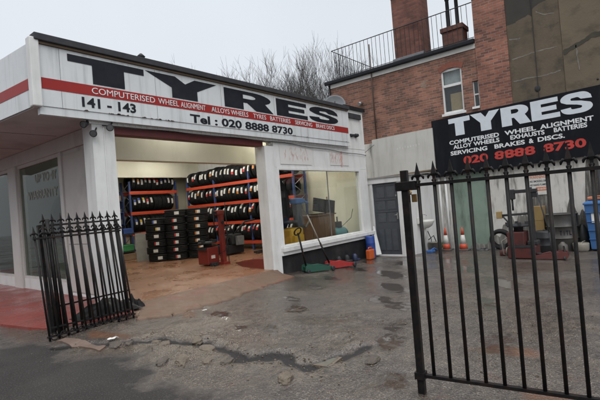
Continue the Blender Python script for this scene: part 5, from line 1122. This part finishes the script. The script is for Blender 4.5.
for i in range(420):
    if i < 260: s_ = R.random() * (len(CR2) - 1); j = int(s_); x, y = CR2[j][0] + R.gauss(0, .16), CR2[j][1] + R.gauss(0, .16)
    else: x, y = R.uniform(2.1, 5.5), R.uniform(.4, 4.8)
    r_ = R.uniform(.004, .014); z = gz(x, y); a_ = R.uniform(0, 3)
    M_ = Matrix.Translation((x, y, z + r_ * .3)) @ Matrix.Rotation(a_, 4, Vector((R.random(), R.random(), 1)))
    p = [q.bm.verts.new(M_ @ Vector((r_ * c_[0] * R.uniform(.7, 1.3), r_ * c_[1] * R.uniform(.7, 1.2), r_ * c_[2] * .7))) for c_ in ((1, 0, 0), (0, 1, 0), (-1, 0, 0), (0, -1, 0), (0, 0, 1), (0, 0, -1))]
    for k in range(4): q.bm.faces.new((p[k], p[(k + 1) % 4], p[4])); q.bm.faces.new((p[(k + 1) % 4], p[k], p[5]))
tag(obj('loose_gravel', q, stone_m), 'loose grit and small stones scattered along the broken asphalt edge', 'gravel', kind='stuff')
# inspection cover
t = thing('inspection_cover', 'small square metal inspection cover set in the asphalt', 'cover', (2.86, 2.19, gz(2.86, 2.19)))
Tc = Matrix.Translation((2.86, 2.19, slope(2.86) - .004)) @ Matrix.Rotation(math.radians(8), 4, 'Z')
q = MB(); q.box(-.085, .085, -.075, .075, 0, .012, M=Tc); obj('plate', q, mat('cover_plate', (.12, .115, .085), .45, (.08, .075, .06), 20, .9, .4, 60), t)
q = MB()
for b in ((-.115, .115, -.105, -.08), (-.115, .115, .08, .105), (-.115, -.09, -.078, .078), (.09, .115, -.078, .078)): q.box(*b, -.01, .014, M=Tc)
obj('frame', q, stone_m, t)
for i, (x, y, lb) in enumerate([(2.27, 4.55, 'scrap of white paper beside the asphalt lump nearest the gates'), (3.55, 4.62, 'small white scrap lying near the edge of the apron')]):
    q = MB(); z = gz(x, y) + .02; w = .05 if i != 1 else .03
    v = [[q.bm.verts.new((x + (a_ - 2) * w * .5 + R.uniform(-.01, .01), y + (b_ - 2) * w * .35 + R.uniform(-.008, .008), z + R.uniform(0, .02))) for b_ in range(5)] for a_ in range(5)]
    for a_ in range(4):
        for b_ in range(4): q.bm.faces.new((v[a_][b_], v[a_ + 1][b_], v[a_ + 1][b_ + 1], v[a_][b_ + 1]))
    tag(obj('paper_scrap', q, paper), lb, 'litter')

# ------------------------------------------------------------------ bare trees behind
def bare_tree(label, base, height, spread, seed, stems):
    rr = random.Random(seed); t = thing('bare_tree', label, 'tree', base, 'bare winter trees behind the shop')
    def grow(q, p, d, length, r_, depth, n_):
        seg = 4; pts = [p]; rs = [r_]; c = p
        for i in range(seg):
            d = (d + Vector((rr.gauss(0, .09), rr.gauss(0, .09), rr.gauss(0, .04) + .07))).normalized(); c = c + d * length / seg; pts.append(c); rs.append(r_ * (1 - .5 * (i + 1) / seg))
        q.tube(pts, rs, n_, cap=False)
        if depth == 0: return
        kids = 3
        for k in range(kids + (1 if depth >= 3 else 0)):
            f = rr.uniform(.35, 1.0) if k else 1.0; j = min(seg - 1, int(f * seg)); b = pts[j] + (pts[j + 1] - pts[j]) * (f * seg - j) if f < 1 else pts[-1]
            ax = d.orthogonal().normalized(); ax.rotate(Matrix.Rotation(rr.uniform(0, 2 * PI), 3, d)); nd = d.copy(); nd.rotate(Matrix.Rotation(math.radians(rr.uniform(16, 42)) * spread, 3, ax)); nd = (nd + Z_ * .16).normalized()
            grow(q, b, nd, length * rr.uniform(.58, .80), max(rs[-1] * rr.uniform(.55, .85), .009), depth - 1, 5 if depth > 3 else 4 if depth > 2 else 3)
    tq = MB(); b = Vector(base); H0 = height * .22; tq.tube([b - Z_ * .3, b + Z_ * .4, b + Z_ * H0], [height * .024, height * .019, height * .016], 10)
    q = MB()
    for k in range(stems):
        a_ = 2 * PI * k / stems + rr.uniform(-.4, .4); tilt = rr.uniform(.10, .42) * spread; d = Vector((math.cos(a_) * tilt, math.sin(a_) * tilt, 1)).normalized()
        grow(q, b + Z_ * H0 * rr.uniform(.75, 1.0), d, height * .32, height * .0135, 5, 6)
    top = max(v.co.z for v in q.bm.verts) - b.z; k_ = height / top
    for m_ in (q, tq):
        for v in m_.bm.verts: v.co = b + Vector(((v.co.x - b.x) * k_, (v.co.y - b.y) * k_, (v.co.z - b.z) * k_))
    obj('trunk', tq, bark, t); obj('crown', q, bark, t)
def ray_pt(px, dist):
    d = fw * 433 + rv * (px - 300) - uv * (150 - 200); d.z = 0; d.normalize(); return Vector((0, 0, 0)) + d * dist
for px, dist, hgt, spr, seed, st, lb in ((320, 34, 14.9, .90, 5, 6, 'tallest bare tree with upright branches behind the shop roof'), (288, 34, 14.5, .95, 12, 5, 'bare tree left of the tallest one behind the shop roof'), (228, 38, 15.6, 1.15, 23, 6, 'smaller bare tree furthest left above the shop roof'),
                                        (362, 36, 13.8, .85, 31, 5, 'bare tree half hidden behind the roof railing of the brick wing'), (254, 40, 14.6, 1.1, 47, 5, 'low bare tree between the smallest and the taller trees')):
    p = ray_pt(px, dist); bare_tree(lb, (p.x, p.y, -.4), hgt, spr, seed, st)

# ------------------------------------------------------------------ the other side of the street (what the shop windows look out on)
flatw = mat('house_window_dark', (.03, .035, .04), .1)
for k in range(4):
    y0 = 1.0 + k * 6.0
    h = thing('terraced_house', 'brick terraced house across the street, %s from the yard end of its row' % ORD[k], 'house', (-13, y0 + 3, -.8), 'terraced houses across the street')
    q = MB(); q.box(-19, -13, y0, y0 + 5.99, -.8, 5.4); obj('wall', q, brick, h)
    q = MB(); q.hexa([(-19.3, y0, 5.402), (-12.7, y0, 5.402), (-12.7, y0 + 5.99, 5.402), (-19.3, y0 + 5.99, 5.402)], [(-16.1, y0, 8.0), (-15.9, y0, 8.0), (-15.9, y0 + 5.99, 8.0), (-16.1, y0 + 5.99, 8.0)]); rf = obj('roof', q, roofm, h)
    q = MB(); q.box(-16.4, -15.6, y0 - .0 + .1, y0 + .8, 7.6, 9.0); obj('chimney', q, brickd, rf)
    for wy, wz in ((y0 + 1.2, .6), (y0 + 1.2, 3.2), (y0 + 3.6, 3.2)):
        q = MB(); q.box(-13.0 + .003, -12.95, wy, wy + 1.3, wz, wz + 1.5); w_ = obj('window', q, white, h)
        q = MB(); q.box(-12.948, -12.944, wy + .1, wy + .62, wz + .1, wz + 1.4); q.box(-12.948, -12.944, wy + .68, wy + 1.2, wz + .1, wz + 1.4); obj('pane', q, flatw, w_)
    q = MB(); q.box(-12.997, -12.95, y0 + 3.8, y0 + 4.8, -.78, 1.5); obj('door', q, maroon if k % 2 else greyd, h)
def car(label, x, y, paint):
    c = thing('parked_car', label, 'car', (x, y, 0), 'cars parked across the street')
    prof = [(-2.1, .35), (-2.12, .72), (-1.9, .88), (-1.3, .95), (-.6, 1.42), (.8, 1.45), (1.55, 1.0), (2.05, .88), (2.12, .55), (2.05, .33)]
    q = MB(); q.prism(prof, (x - .82, y, 0), Y_, Z_, (1.64, 0, 0)); obj('body', q, paint, c)
    for sx in (-.826, .826):
        q = MB(); q.prism([(-1.15, .98), (-.58, 1.34), (.08, 1.37), (.08, .98)], (x + sx - .003, y, 0), Y_, Z_, (.006, 0, 0)); q.prism([(.16, .98), (.16, 1.37), (.75, 1.36), (1.3, 1.0)], (x + sx - .003, y, 0), Y_, Z_, (.006, 0, 0)); obj('side_window', q, flatw, c)
    for wy in (-1.3, 1.3):
        for sx in (-.76, .76): q = MB(); q.lathe([(.18, -.1), (.31, -.09), (.31, .09), (.18, .1)], (x + sx, y + wy, .31), axis='X', n=20); obj('wheel', q, rubber, c)
car('dark red car parked across the street before the houses', -5.5, 16.5, mat('car_dark_red', (.14, .015, .015), .25, coat=.6)); car('grey car parked across the street before the houses', -5.5, 11.0, mat('car_grey', (.10, .105, .11), .25, coat=.6))
